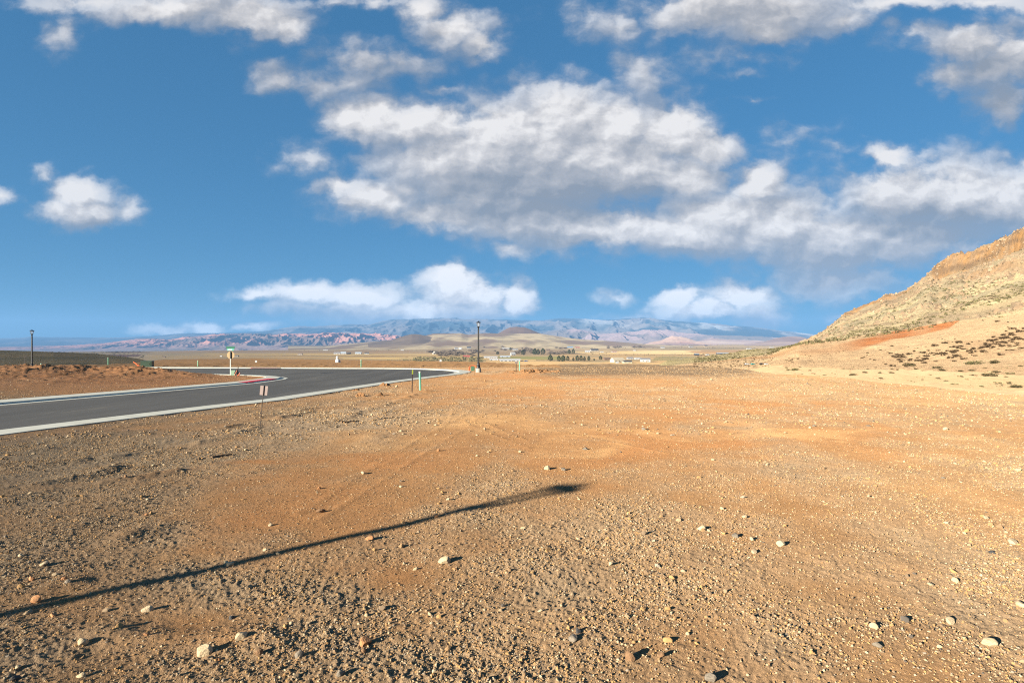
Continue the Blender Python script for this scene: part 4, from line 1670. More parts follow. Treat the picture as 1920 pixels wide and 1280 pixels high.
for i, (px, py, wpx, hr, mk, lab) in enumerate(STONES):
    p = hit(px, py, 2.0, 120)
    d = p[1]
    w = wpx * d / F * .44
    o = bpy.data.objects.new("stone", protos[mk][i % 4])
    COL.objects.link(o)
    o.scale = (w, w * .8, w * hr * 1.25)
    o.rotation_euler = (RNG.uniform(-.25, .25), RNG.uniform(-.25, .25), RNG.uniform(0, 6.28))
    o.location = (p[0], p[1] + w * .6, gz(p[0], p[1] + w * .6) + w * hr * .48)
    tag(o, lab, "stone")

n_small = 0
while n_small < 48:
    d = 3.4 * (45 / 3.4) ** (random.random() ** 1.15)
    u = random.uniform(-.92, .92)
    x, y = u * d, d
    if float(road_dist(np.array([x]), np.array([y]))[0]) < 1.8:
        continue
    if math.hypot(x, y) > np.interp(math.degrees(math.atan2(x, y)), _cb, _cr) - .5:
        continue
    mk = random.choices(['cream', 'orange', 'grey', 'brown'], [.55, .2, .15, .1])[0]
    w = min(.014 + .0022 * d + random.random() ** 3 * .03, .12)
    o = bpy.data.objects.new("stone", random.choice(protos[mk]))
    COL.objects.link(o)
    o.scale = (w, w * random.uniform(.65, .95), w * random.uniform(.5, .8))
    o.rotation_euler = (random.uniform(-.3, .3), random.uniform(-.3, .3), random.uniform(0, 6.28))
    o.location = (x, y, gz(x, y) + w * .3)
    tag(o, "small loose stone lying on the graded lot, one of many", "stone", "small stones scattered over the lot")
    n_small += 1


# ================================================================== street lamps
def street_lamp(label):
    t = empty("street_lamp", (0, 0, 0))
    tag(t, label, "street lamp", "street lamps along the new street")
    b = MB()
    b.lathe([(.255, -.35), (.255, .40), (.235, .425)], 24)
    b.build("footing", M['concrete'], t, smooth=False)
    p = MB()
    p.lathe([(.20, .425), (.20, .47), (.165, .50), (.155, .62), (.175, .65), (.135, .72), (.115, .90), (.125, .93), (.085, .98), (.080, 1.05),
             (.070, 3.95), (.082, 3.98), (.075, 4.02), (.055, 4.05), (.07, 4.20), (.12, 4.25), (.12, 4.28), (.05, 4.30)], 20)
    for k in range(8):
        a = k * math.pi / 4
        p.box((.062 * math.cos(a), .062 * math.sin(a), 2.5), (.012, .018, 2.8), a)
    p.build("post", M['black'], t)
    g = MB()
    g.lathe([(.10, 4.30), (.165, 4.62)], 6)
    g.build("lantern_glass", M['glass'], t)
    c = MB()
    for k in range(6):
        a = k * math.pi / 3
        c.tube([(.105 * math.cos(a), .105 * math.sin(a), 4.28), (.175 * math.cos(a), .175 * math.sin(a), 4.63)], .012, 6)
    c.lathe([(.185, 4.62), (.185, 4.645), (.15, 4.65)], 6)
    c.build("lantern_frame", M['black'], t)
    r = MB()
    r.lathe([(.255, 4.645), (.26, 4.66), (.19, 4.685), (.09, 4.72), (.04, 4.74), (.045, 4.752), (.02, 4.765), (.025, 4.78), (.004, 4.805)], 18)
    r.build("lantern_roof", M['black'], t)
    return t


lamp = street_lamp("tall black lantern street lamp on a round concrete footing at the end of the cul-de-sac")
lx, ly = gp(897, 697.5)
lamp.location = (lx, ly, gz(lx, ly) - .02)
l2 = copy_thing(lamp, (-61.6, 73.0, gz(-61.6, 73.0) - .75))
l2.scale = (1.1, 1.1, 1.14)
l2["label"] = "distant black lantern street lamp on the far left in front of the dark hill"
sx, sy = gp(1044, 918.5)
SH = (4.68) / math.tan(R(SUN_EL))
bx, by = sx + math.sin(R(SUN_AZ)) * SH, sy + math.cos(R(SUN_AZ)) * SH
l3 = copy_thing(lamp, (bx, by, gz(bx, by) - .05))
l3["label"] = "black street lamp beside the road out of view whose long shadow crosses the lot"


# ================================================================== street furniture
def at_pixel(px, py):
    x, y = gp(px, py)
    return x, y, gz(x, y)


def street_sign():
    x, y = gp(432, 701.5)
    t = empty("street_sign", (x, y, gz(x, y)))
    tag(t, "street name plates over the back of an octagonal stop sign on a pale post", "street sign")
    p = MB()
    p.box((0, 0, 1.0), (.06, .06, 2.6))
    p.build("post", M['pale_post'], t)
    s = MB()
    s.box((0, -.04, 2.03), (.07, .02, .60))
    s.build("post_sleeve", M['black'], t)
    o = MB()
    r = .335
    ring = [(r * math.cos(R(22.5 + 45 * k)), r * math.sin(R(22.5 + 45 * k))) for k in range(8)]
    vs = [(a, .034, 2.02 + b) for a, b in ring] + [(a, .040, 2.02 + b) for a, b in ring]
    o.add(vs, [tuple(range(8)), tuple(range(15, 7, -1))] + [(k, k + 8, (k + 1) % 8 + 8, (k + 1) % 8) for k in range(8)])
    o.build("octagon_plate", M['signback'], t)
    a = MB()
    a.box((0, 0, 2.66), (.74, .012, .17), .05)
    pl = a.build("name_plate", M['signgreen'], t)
    pl["label"] = "dark green upper street name plate"
    b = MB()
    b.box((0, 0, 2.48), (.70, .012, .16), -.35)
    pb = b.build("name_plate", M['signlit'], t)
    pb["label"] = "lower street name plate in a green coloured as sunlit, with worn white lettering"
    w = MB()
    for cx, wd in ((-.22, .10), (-.08, .14), (.08, .12)):
        co, si = math.cos(-.35), math.sin(-.35)
        w.box((cx * co + .010 * si, cx * si - .010 * co, 2.475), (wd, .004, .07), -.35)
    w.build("lettering", M['white'], pb)
    c = MB()
    c.box((0, 0, 2.57), (.05, .05, .03))
    c.build("bracket", M['black'], t)


street_sign()


def plate_sign():
    x, y = gp(487, 806)
    t = empty("plate_sign", (x, y, gz(x, y)))
    t.rotation_euler = (0, R(5.5), 0)
    tag(t, "small mauve plate on a thin dark rod stuck in the gravel by the road", "sign")
    r = MB()
    r.tube([(0, 0, -.2), (0, 0, 1.12)], .009, 8)
    r.build("rod", M['stake'], t)
    p = MB()
    p.box((0, .014, .985), (.185, .006, .235), .06)
    p.build("plate", M['plate'], t)
    c = MB()
    c.box((0, .004, .985), (.022, .012, .235), .06)
    c.build("rib", M['stake'], t)


plate_sign()


def pipe_stub(px, py, hgt, rad, label, tilt=0.0):
    x, y, z = at_pixel(px, py)
    t = empty("marker_pipe", (x, y, z))
    t.rotation_euler = (0, tilt, .4)
    tag(t, label, "pipe", "mint green pipes standing along the lots")
    b = MB()
    b.tube([(0, 0, -.25), (0, 0, hgt * .93)], rad, 16)
    b.build("pipe", M['pipe'], t, smooth=False)
    c = MB()
    c.lathe([(rad * 1.04, hgt * .93), (rad * 1.04, hgt), (rad * .75, hgt), (rad * .75, hgt * .95)], 16)
    c.build("pipe_end", M['pipecap'], t)
    return t


pipe_stub(788, 731, .95, .052, "thick mint green pipe standing near the cul-de-sac beside a dark stake", R(-1.5))
pipe_stub(677, 688, .92, .05, "mint green pipe on the far side of the cul-de-sac")
pipe_stub(974.5, 695.5, 1.03, .055, "mint green pipe on the lot right of the tall street lamp", R(-2))
pipe_stub(371, 687, .72, .05, "short mint green pipe beyond the side street left of the street sign")
pipe_stub(202.5, 684, 1.05, .045, "slim mint green pipe by the dark hill left of the transformer")
pipe_stub(77, 687.2, .80, .075, "stout mint green pipe on the red bank by the far left lamp")
pipe_stub(105.5, 689, .22, .06, "stubby mint green pipe low on the red bank at left")


def stake(px, py, hgt, wd, label, tip=None, tilt=0.0, mat='wood', sign=None):
    x, y, z = at_pixel(px, py)
    t = empty("survey_stake", (x, y, z))
    t.rotation_euler = (0, tilt, .3)
    tag(t, label, "stake", "survey stakes around the lots")
    b = MB()
    b.box((0, 0, (hgt - .2) / 2), (wd, wd * .6, hgt + .2))
    b.build("post", M[mat], t)
    if tip:
        c = MB()
        c.box((0, 0, hgt - .10), (wd * 1.25, wd * .85, .21))
        c.build("tip", M[tip], t)
    if sign:
        c = MB()
        c.box((0, -.03, hgt), (sign[0], .012, sign[1]))
        c.build("board", M[sign[2]], t)
    return t


stake(772.5, 735, 1.08, .045, "dark stake with a yellow-green tip beside the thick mint pipe", 'flag', R(1.5), 'stake')
stake(672.5, 688, .86, .05, "brown stake touching the mint pipe across the cul-de-sac", None, 0, 'wood')
stake(968, 697.5, .90, .04, "dark stake with a small board left of the mint pipe on the lot", None, 0, 'stake', (.30, .16, 'plate'))
stake(826, 688, .80, .03, "thin stake carrying a white disc-like card beyond the cul-de-sac", None, 0, 'wood', (.24, .26, 'white'))
stake(480, 687.5, .62, .03, "low stake with a white card behind the red far kerb", None, 0, 'wood', (.22, .22, 'white'))
stake(711, 720, .52, .016, "left one of two thin pale wire stakes at the kerb", None, R(-2), 'galv')
stake(723.5, 717, .46, .016, "right one of two thin pale wire stakes at the kerb", None, R(1), 'galv')
stake(890, 703, .34, .02, "little pale stake in front of the tall lamp's footing", None, 0, 'wood')
stake(46.5, 687, 1.25, .07, "dark cross-shaped post left of the far left street lamp", None, 0, 'stake', (.34, .09, 'stake'))


def utility_box(px, py, w, dp, h, mat, label, rz=0.0, name="utility_box"):
    x, y, z = at_pixel(px, py)
    t = empty(name, (x, y, z))
    t.rotation_euler = (0, 0, rz)
    tag(t, label, "utility box")
    b = MB()
    b.box((0, 0, h * .45 - .06), (w, dp, h * .90 + .12))
    b.build("body", M[mat], t)
    l = MB()
    l.box((0, 0, h * .93), (w * 1.06, dp * 1.06, h * .08), 0, .96)
    l.build("lid", M[mat], t)
    d = MB()
    d.box((0, -dp * .5 - .008, h * .45), (w * .84, .012, h * .70))
    dr = d.build("door", M[mat], t)
    k = MB()
    k.box((w * .28, -dp * .5 - .025, h * .5), (w * .05, .03, h * .12))
    k.build("handle", M['stake'], dr)
    return t


utility_box(276, 687.5, 1.20, .9, .80, 'darkgreen', "dark green transformer cabinet across the side street", .25, "transformer")
utility_box(266.5, 688, .40, .4, .34, 'boxpale', "small pale green pedestal in front of the dark transformer cabinet")
utility_box(437.5, 703, .34, .32, .44, 'boxpale', "pale green pedestal box at the foot of the street sign", .2)
utility_box(886.5, 694.5, .34, .30, .46, 'boxgreen', "green pedestal box left of the tall lamp's footing", .1)


def conduit(px, py, label, pts, rad, mat):
    x, y, z = at_pixel(px, py)
    t = empty("conduit", (x, y, z))
    tag(t, label, "conduit")
    b = MB()
    b.tube(pts, rad, 10)
    b.build("tube", M[mat], t)
    return t


conduit(881.5, 695, "orange conduit hooped over the green pedestal box by the lamp",
        [(-.04, -.05, -.1), (-.05, -.05, .35), (0, -.03, .50), (.14, .02, .555), (.40, .03, .55), (.55, 0, .47), (.68, -.02, .30), (.72, -.02, .05)], .030, 'orange')
conduit(879.6, 695.2, "short upright orange conduit at the side street's last pedestal box", [(0, 0, -.1), (0, 0, .30), (.02, 0, .42)], .05, 'orange')
t = conduit(443.5, 703.8, "black cable ends bundled upright with orange tape beside the pale pedestal box",
            [(-.05, 0, -.1), (-.02, 0, .28), (.10, 0, .62), (.16, 0, .70)], .035, 'blackpipe')
b = MB()
b.tube([(.02, -.02, -.1), (.06, -.02, .30), (.06, 0, .48)], .07, 10)
b.tube([(.12, .02, -.1), (.10, .02, .25), (.08, 0, .40)], .05, 10)
b.build("cable", M['blackpipe'], t)
b = MB()
b.tube([(-.16, -.06, -.02), (-.08, -.06, .18), (.06, -.06, .44)], .022, 8)
b.tube([(.15, -.06, -.02), (.24, -.06, .10), (.30, -.05, .22)], .045, 8)
b.tube([(.10, -.10, .02), (.22, -.10, .06), (.27, -.1, .16)], .04, 8)
b.build("tape", M['orange'], t)
t = conduit(257, 687.5, "orange pipe leaning towards the dark transformer cabinet", [(-.45, 0, .62), (-.1, 0, .40), (.20, 0, .12), (.3, 0, -.05)], .07, 'orange')
b = MB()
b.box((.15, 0, .12), (.30, .25, .28), .3, .7)
b.build("net", M['orange'], t)


def tank():
    x, y, z = at_pixel(633, 679.5)
    t = empty("water_tank", (x, y, z))
    tag(t, "white bottle-shaped tank standing on the brown lots beyond the cul-de-sac", "tank")
    s = y / F
    b = MB()
    b.lathe([(3.9 * s, -.1), (3.9 * s, 5.0 * s), (3.2 * s, 6.2 * s)], 16)
    b.build("body", M['white'], t)
    n = MB()
    n.lathe([(2.2 * s, 6.2 * s), (2.0 * s, 10.5 * s), (1.2 * s, 12.0 * s), (.6 * s, 12.8 * s)], 14, (-.8 * s, 0, 0))
    n.build("neck", M['white'], t)
    l = MB()
    l.tube([(4.4 * s, 0, -.05), (4.4 * s, 0, 4.2 * s)], .8 * s, 8)
    l.build("side_pipe", M['white'], t)


tank()


def stick(p0, p1, label):
    a, b = at_pixel(*p0), at_pixel(*p1)
    m = MB()
    pts = []
    for k in range(5):
        q = k / 4
        pts.append((lerp(a[0], b[0], q), lerp(a[1], b[1], q) + .02 * math.sin(q * 7), lerp(a[2], b[2], q) + .02))
    m.tube(pts, [.016, .02, .02, .018, .012], 7)
    o = m.build("stick", M['wood'])
    tag(o, label, "stick")


stick((397, 860), (434, 854), "dark stick lying on the smooth orange earth at left")
stick((640, 794), (672, 790), "dark stick lying on the gravel right of the small plate sign")

# pits and heaps of spoil beside the kerb
def spoil(px, py, wpx, h, label, seed):
    x, y, z = at_pixel(px, py)
    w = wpx * y / F / 2
    n = 34
    g = np.linspace(-1, 1, n)
    gx, gy = np.meshgrid(g, g, indexing='ij')
    rr_ = np.clip(1 - np.hypot(gx, gy), 0, 1)
    X = x + gx * w
    Y = y + gy * w * .8
    base = ground_h(X, Y, True)
    Z = base - .04 + sst(0, .9, rr_ + (fbm(X * 2.5, Y * 2.5, 3, seed + 50) - .5) * .9) * h * np.clip(ridged(X * 3.1 + seed, Y * 3.1, 4, seed) * 1.6 - .25, .05, 1)
    C = np.broadcast_to(np.array([.36, .19, .085]), X.shape + (3,)) * (.7 + .6 * fbm(X * 3, Y * 3, 3, seed))[..., None]
    o = grid_obj("spoil_heap", X, Y, Z, C, M['ground'], smooth=False)
    tag(o, label, "earth heap")


spoil(724, 722, 36, .26, "dark clod heap at the kerb in front of the wire stakes", 3)
spoil(676, 742, 26, .22, "knobbly orange clods left of the thick mint pipe", 4)
spoil(713, 741, 34, .20, "low orange spoil heap between the clods and the dark stake", 5)
spoil(668, 731, 30, .16, "thin dark spoil ridge along the kerb near the wire stakes", 6)
spoil(1000, 697, 130, .34, "long low rubble row right of the tall lamp's footing", 7)
spoil(45, 690.5, 90, .95, "red rubble heap at the far left by the lamp", 8)
spoil(165, 691, 40, .30, "low red clod heap on the bank at left", 9)


# ================================================================== shrubs
def mat_leaf(name, cols):
    m, nt, b = new_mat(name)
    b.inputs['Roughness'].default_value = 0.85
    b.inputs['Specular IOR Level'].default_value = 0.15
    geo = nt.nodes.new('ShaderNodeNewGeometry')
    ramp = nt.nodes.new('ShaderNodeValToRGB')
    els = ramp.color_ramp.elements
    cols = [tuple(k * ALB for k in c) for c in cols]
    els[0].color = (*cols[0], 1)
    els[1].color = (*cols[-1], 1)
    for i, c in enumerate(cols[1:-1]):
        e = els.new((i + 1) / (len(cols) - 1))
        e.color = (*c, 1)
    nt.links.new(geo.outputs['Random Per Island'], ramp.inputs[0])
    nt.links.new(ramp.outputs[0], b.inputs['Base Color'])
    return m


M['sage'] = mat_leaf("sage_brush", [(.07, .055, .03), (.11, .085, .04), (.16, .13, .065), (.09, .08, .035)])
M['dry'] = mat_leaf("dry_dark_brush", [(.065, .042, .025), (.10, .065, .035), (.14, .095, .05)])
M['olive'] = mat_leaf("olive_brush", [(.14, .13, .05), (.20, .18, .08), (.26, .22, .11), (.11, .11, .05)])
M['needles'] = mat_leaf("pine_needles", [(.035, .050, .022), (.055, .075, .03), (.085, .10, .04), (.03, .04, .02)])
M['twigs'] = mat_leaf("bare_twigs", [(.20, .15, .115), (.28, .22, .165), (.34, .28, .21), (.16, .12, .09)])
M['bark'] = mat_simple("bark", (.10, .07, .05), .9, vary=.3)


def leaf_cloud(centers, size, rg, flat=0.0):
    """one randomly turned quad per centre"""
    n = len(centers)
    a = rg.normal(size=(n, 3))
    a /= np.linalg.norm(a, axis=1)[:, None]
    b = rg.normal(size=(n, 3))
    b -= (b * a).sum(1)[:, None] * a
    b /= np.linalg.norm(b, axis=1)[:, None]
    s = size * rg.uniform(.5, 1.4, (n, 1))
    v = np.stack([centers - a * s - b * s * .5, centers + a * s - b * s * .5, centers + a * s * .7 + b * s * .5, centers - a * s * .7 + b * s * .5], 1)
    return v.reshape(-1, 3)


def shrub_points(n, rg):
    k = rg.integers(4, 8)
    cen = np.stack([rg.uniform(-.55, .55, k), rg.uniform(-.55, .55, k), rg.uniform(.22, .5, k)], 1)
    rad = rg.uniform(.25, .48, k)
    i = rg.integers(0, k, n)
    d = rg.normal(size=(n, 3))
    d /= np.linalg.norm(d, axis=1)[:, None]
    p = cen[i] + d * rad[i][:, None] * (rg.random((n, 1)) ** .4)
    p[:, 2] = np.abs(p[:, 2])
    return p


def shrub_mesh(name, seed, mat, n=420, size=.075):
    rg = np.random.default_rng(seed)
    p = shrub_points(n, rg)
    v = leaf_cloud(p, size, rg)
    q = np.arange(len(v)).reshape(-1, 4)
    me = raw_mesh(name, v, quads=q)
    me.materials.append(mat)
    return me


SH_SAGE = [shrub_mesh("shrub", 500 + i, M['sage']) for i in range(5)]
SH_DRY = [shrub_mesh("shrub", 520 + i, M['dry'], 300, .09) for i in range(5)]
SH_OLIVE = [shrub_mesh("shrub", 540 + i, M['olive']) for i in range(4)]


def put_shrub(px, py, wpx, meshes, label, group, hr=.75):
    p = hit(px, py, 20, 500, False)
    if p is None:
        return None
    w = wpx * p[1] / F * .5 / .8
    o = bpy.data.objects.new("shrub", random.choice(meshes))
    COL.objects.link(o)
    o.location = (p[0], p[1], p[2] - w * .06)
    o.scale = (w, w * random.uniform(.8, 1.2), w * hr * random.uniform(.8, 1.15))
    o.rotation_euler = (0, 0, random.uniform(0, 6.28))
    tag(o, label, "shrub", group)
    return o


FLAT = [(1487, 695, 26), (1599, 704, 22), (1621, 699, 12), (1649, 699, 8), (1671, 699.5, 10), (1707, 686, 25), (1733, 696, 11), (1766, 696, 20), (1775, 716, 17), (1790, 722, 14), (1800, 696, 12),
        (1822, 695, 13), (1840, 725, 10), (1858, 706, 28), (1846, 703, 16), (1871, 718, 12), (1893, 718, 10), (1906, 726, 20), (1896, 701, 14), (1868, 698, 14), (1847, 690, 8), (1825, 683, 26), (1866, 681, 26),
        (1825, 705, 14), (1801, 706, 10), (1525, 701, 8), (1546, 704, 8), (1560, 705, 7), (1652, 709, 8), (1673, 692, 6), (1581, 693, 6), (1538, 694, 6), (1519, 695, 7), (1744, 703, 8), (1757, 690, 20),
        (1914, 687, 8), (1838, 712, 9), (1812, 712, 8), (1760, 709, 8), (1700, 705, 7), (1886, 708, 10), (1730, 712, 6), (1475, 690, 8), (1500, 689, 7)]
SPECIAL = {0: "long low dark shrub at the left end of the sand flat", 1: "dark brown shrub at the near edge of the sand left of centre", 5: "wide flat shrub under the scattered shrubs of the slope",
           13: "largest sage shrub spreading across the right of the sand flat", 17: "round dark shrub nearest the right edge of the sand flat", 8: "tan shrub at the lot's edge beneath the large sage shrub"}
for i, (px, py, w) in enumerate(FLAT):
    put_shrub(px, py, w, SH_SAGE if i % 3 else SH_OLIVE, SPECIAL.get(i, "olive-brown desert shrub growing on the pale sand flat below the hillside"),
              None if i in SPECIAL else "desert shrubs on the sand flat", .55)
n = 0
while n < 230:
    k = random.random()
    if k < .62:
        q = random.random() ** .75
        px = lerp(1660, 1930, q)
        py = lerp(682, 633, q) + random.gauss(0, 7 + 5 * q)
        w = random.uniform(5, 13)
    elif k < .84:
        px = random.uniform(1590, 1925)
        py = lerp(690, 622, (px - 1590) / 335) + random.uniform(-26, 16)
        w = random.uniform(2.5, 6)
    elif k < .92:
        px, py, w = random.uniform(1474, 1502), random.uniform(671, 682), random.uniform(2.5, 6)
    else:
        px, py, w = random.uniform(1500, 1600), random.uniform(650, 690), random.uniform(2, 4)
    cut = np.interp(px, [1440, 1495, 1562, 1606, 1684, 1793, 1920], [664, 645, 638, 630, 620, 602, 588])
    if py < cut + 6 or py > 697:
        continue
    put_shrub(px, py, w, SH_DRY, "small dark brown shrub dotting the sandy cut slope", "dark shrubs on the sandy slope", .75)
    n += 1


def scatter(name, label, pts, sizes, mat, seed, k=14, leaf=.20, squash=.6):
    """thousands of tiny shrubs as one object"""
    rg = np.random.default_rng(seed)
    pts = np.asarray(pts)
    n = len(pts)
    d = rg.normal(size=(n, k, 3))
    d /= np.linalg.norm(d, axis=2)[..., None]
    d *= rg.random((n, k, 1)) ** .4
    d[..., 2] = np.abs(d[..., 2]) * squash
    s = np.asarray(sizes)[:, None, None]
    c = (pts[:, None, :] + d * s).reshape(-1, 3)
    v = leaf_cloud(c, np.repeat(np.asarray(sizes) * leaf * 1.6, k)[:, None], rg)
    me = raw_mesh(name, v, quads=np.arange(len(v)).reshape(-1, 4))
    o = link(name, me, mat)
    tag(o, label, kind="stuff")


def scatter_hill():
    pts, sz, pts2, sz2 = [], [], [], []
    nu, ns1, ns2 = HILL['nu'], HILL['n1'], HILL['n2']
    for _ in range(52000):
        i = random.randrange(nu)
        j = random.randrange(ns1 - 6, ns1 + ns2 - 2)
        x, y, z = HILL['X'][i, j], HILL['Y'][i, j], HILL['Z'][i, j]
        px = 960 + F * x / y
        if px > 1990 or px < 1300 or (px < 1440 and random.random() < .9):
            continue
        T = HILL['T'][i, j]
        dn = float(fbm(np.array([x * .05]), np.array([y * .05]), 3, 701)[0])
        if random.random() > np.clip((dn - .38) * 2.4, .04, .8) * (.9 if T < 1.75 else .45):
            continue
        x += random.uniform(-.3, .3)
        if random.random() < .6:
            pts.append((x, y, z))
            sz.append((.14 + .42 * random.random() ** 2) * (1 + .0012 * y))
        else:
            pts2.append((x, y, z))
            sz2.append((.13 + .38 * random.random() ** 2) * (1 + .0012 * y))
    scatter("undergrowth", "thin olive scrub spread over the natural hillside", pts, sz, M['olive'], 31)
    scatter("undergrowth", "darker scrub spread over the natural hillside", pts2, sz2, M['sage'], 32)


scatter_hill()


def boulders():
    """loose rock below the ledges of the hillside"""
    rg = np.random.default_rng(77)
    nu, ns1, ns2 = HILL['nu'], HILL['n1'], HILL['n2']
    P = []
    for _ in range(60000):
        i = int(rg.integers(nu))
        j = int(rg.integers(ns1, ns1 + ns2))
        x, y, z = HILL['X'][i, j], HILL['Y'][i, j], HILL['Z'][i, j]
        px = 960 + F * x / y
        if px > 1980 or px < 1500:
            continue
        T = HILL['T'][i, j] - 1
        dn = float(fbm(np.array([x * .035]), np.array([y * .035]), 3, 733)[0])
        if rg.random() > np.clip((dn - .42) * 3, .02, 1) * (.25 + .75 * T):
            continue
        P.append((x, y, z, (.22 + .9 * rg.random() ** 4) * (1 + .001 * y)))
        if len(P) > 5200:
            break
    P = np.array(P)
    n = len(P)
    v0, f0 = ico(1)
    v = np.repeat(v0[None], n, 0)
    for _ in range(6):
        nr = rg.normal(size=(n, 3))
        nr /= np.linalg.norm(nr, axis=1)[:, None]
        dd = np.einsum('nkj,nj->nk', v, nr)
        v = v - np.clip(dd - rg.uniform(.4, .8, n)[:, None], 0, None)[..., None] * nr[:, None, :]
    v = v * (rg.uniform(.6, 1.3, (n, 1, 3)) * P[:, 3][:, None, None]) + P[:, None, :3]
    f = (f0[None] + (np.arange(n) * v0.shape[0])[:, None, None]).reshape(-1, 3)
    o = link("boulders", raw_mesh("boulders", v.reshape(-1, 3), tris=f), M['ledge'])
    tag(o, label="loose boulders strewn over the natural hillside", kind="stuff")


M['ledge'] = mat_leaf("ledge_rock", [(.34, .24, .15), (.40, .28, .17), (.26, .19, .125), (.44, .34, .22)])
boulders()


def scatter_px(name, label, regions, mat, seed, d0=20, squash=.6):
    pts, sz = [], []
    for (x0, x1, y0, y1, n, s0, s1) in regions:
        for _ in range(n):
            px, py = random.uniform(x0, x1), random.uniform(y0, y1)
            p = hit(px, py, d0, 4000, False, 500)
            if p is None:
                continue
            pts.append(p)
            sz.append(random.uniform(s0, s1) * p[1] / F)
    scatter(name, label, pts, sz, mat, seed, squash=squash)


scatter_px("undergrowth", "belt of olive bushes along the near edge of the valley fields",
           [(775, 905, 670, 678.5, 420, 1.2, 3.4), (720, 790, 674, 679, 60, .8, 1.8), (905, 960, 673, 678, 30, .8, 1.6), (905, 1260, 674, 677, 60, .5, 1.2), (1225, 1290, 668, 676, 50, .5, 1.4)], M['olive'], 41, 600, .8)
scatter_px("undergrowth", "dark scrub and hedgerows dotted along the valley fields",
           [(900, 1420, 648.5, 653, 260, .5, 1.3), (1000, 1140, 660, 664, 50, .5, 1.3), (430, 900, 655, 658, 90, .4, 1.0), (300, 700, 666, 667.5, 60, .4, .9), (1130, 1330, 663.5, 667, 90, .5, 1.2)], M['sage'], 45, 700, .8)
scatter_px("undergrowth", "dark bushes speckling the sandy bluff at centre right",
           [(1300, 1450, 664, 689, 420, .6, 2.0)], M['dry'], 42, 60, .8)
scatter_px("undergrowth", "low sagebrush on the dark hill at left", [(-20, 270, 659, 690, 700, .8, 2.4)], M['sage'], 43, 80, .5)
scatter_px("undergrowth", "small dry bushes dotting the sand flat", [(1450, 1930, 688, 735, 330, .6, 1.8)], M['olive'], 44, 22, .6)


# ================================================================== trees in the valley
def crown_mesh(name, kind, seed):
    rg = np.random.default_rng(seed)
    if kind == 'pine':          # dense, ragged, widest low down; unit height 1
        n = 900
        t = rg.random(n) ** .8
        k = rg.integers(7, 11)
        ph = rg.uniform(0, 6.28, k)
        lob = rg.uniform(.75, 1.15, k)
        th_ = rg.uniform(0, 6.28, n)
        amp = lob[(np.floor(th_ / 6.283 * k)).astype(int) % k]
        rad = (.40 * np.sin(np.pi * np.clip(.16 + t * .86, 0, 1)) ** .8 + .02) * amp * (.45 + .55 * rg.random(n) ** .5)
        layer = .03 * np.sin(t * 34 + ph[0])
        p = np.stack([rad * np.cos(th_), rad * np.sin(th_), .10 + t * .90 + layer], 1)
        v = leaf_cloud(p, .045, rg)
        return raw_mesh(name, v, quads=np.arange(len(v)).reshape(-1, 4))
    n = 620                      # leafless: thin sprays
    base = rg.normal(size=(n, 3)) * np.array([.20, .20, .10])
    base[:, 2] = .25 + np.abs(base[:, 2]) * 1.4
    tip = base + np.stack([base[:, 0] * .9, base[:, 1] * .9, rg.uniform(.12, .42, n)], 1)
    tip[:, 2] = np.minimum(tip[:, 2], 1.0 - .5 * np.hypot(tip[:, 0], tip[:, 1]))
    w = rg.normal(size=(n, 3)) * .012
    v = np.stack([base - w, base + w, tip], 1).reshape(-1, 3)
    return raw_mesh(name, v, tris=np.arange(len(v)).reshape(-1, 3))


def tree_proto(kind, seed):
    t = empty("pine_tree" if kind == 'pine' else "bare_tree", (0, 0, -500))
    c = link("crown", crown_mesh("crown", kind, seed), M['needles'] if kind == 'pine' else M['twigs'], t)
    b = MB()
    b.tube([(0, 0, -.05), (.01, 0, .3), (0, .01, .6), (.01, 0, .88)], [.03, .024, .016, .004], 8)
    if kind != 'pine':
        for k in range(6):
            a = k * 1.05 + seed
            b.tube([(0, 0, .2 + .05 * k), (.14 * math.cos(a), .14 * math.sin(a), .45 + .05 * k), (.26 * math.cos(a), .26 * math.sin(a), .68 + .03 * k)], [.014, .008, .003], 5)
    b.build("trunk", M['bark'], t)
    return t


def place_tree(proto, px, py, hpx, wide, label, group, first):
    p = hit(px, py, 500, 6000, False)
    if p is None:
        return
    h = hpx * p[1] / F
    o = proto if first else copy_thing(proto, p)
    o.location = (p[0], p[1], p[2] - .01 * h)
    o.scale = (h * wide, h * wide, h)
    o.rotation_euler = (0, 0, random.uniform(0, 6.28))
    tag(o, label, "tree", group)


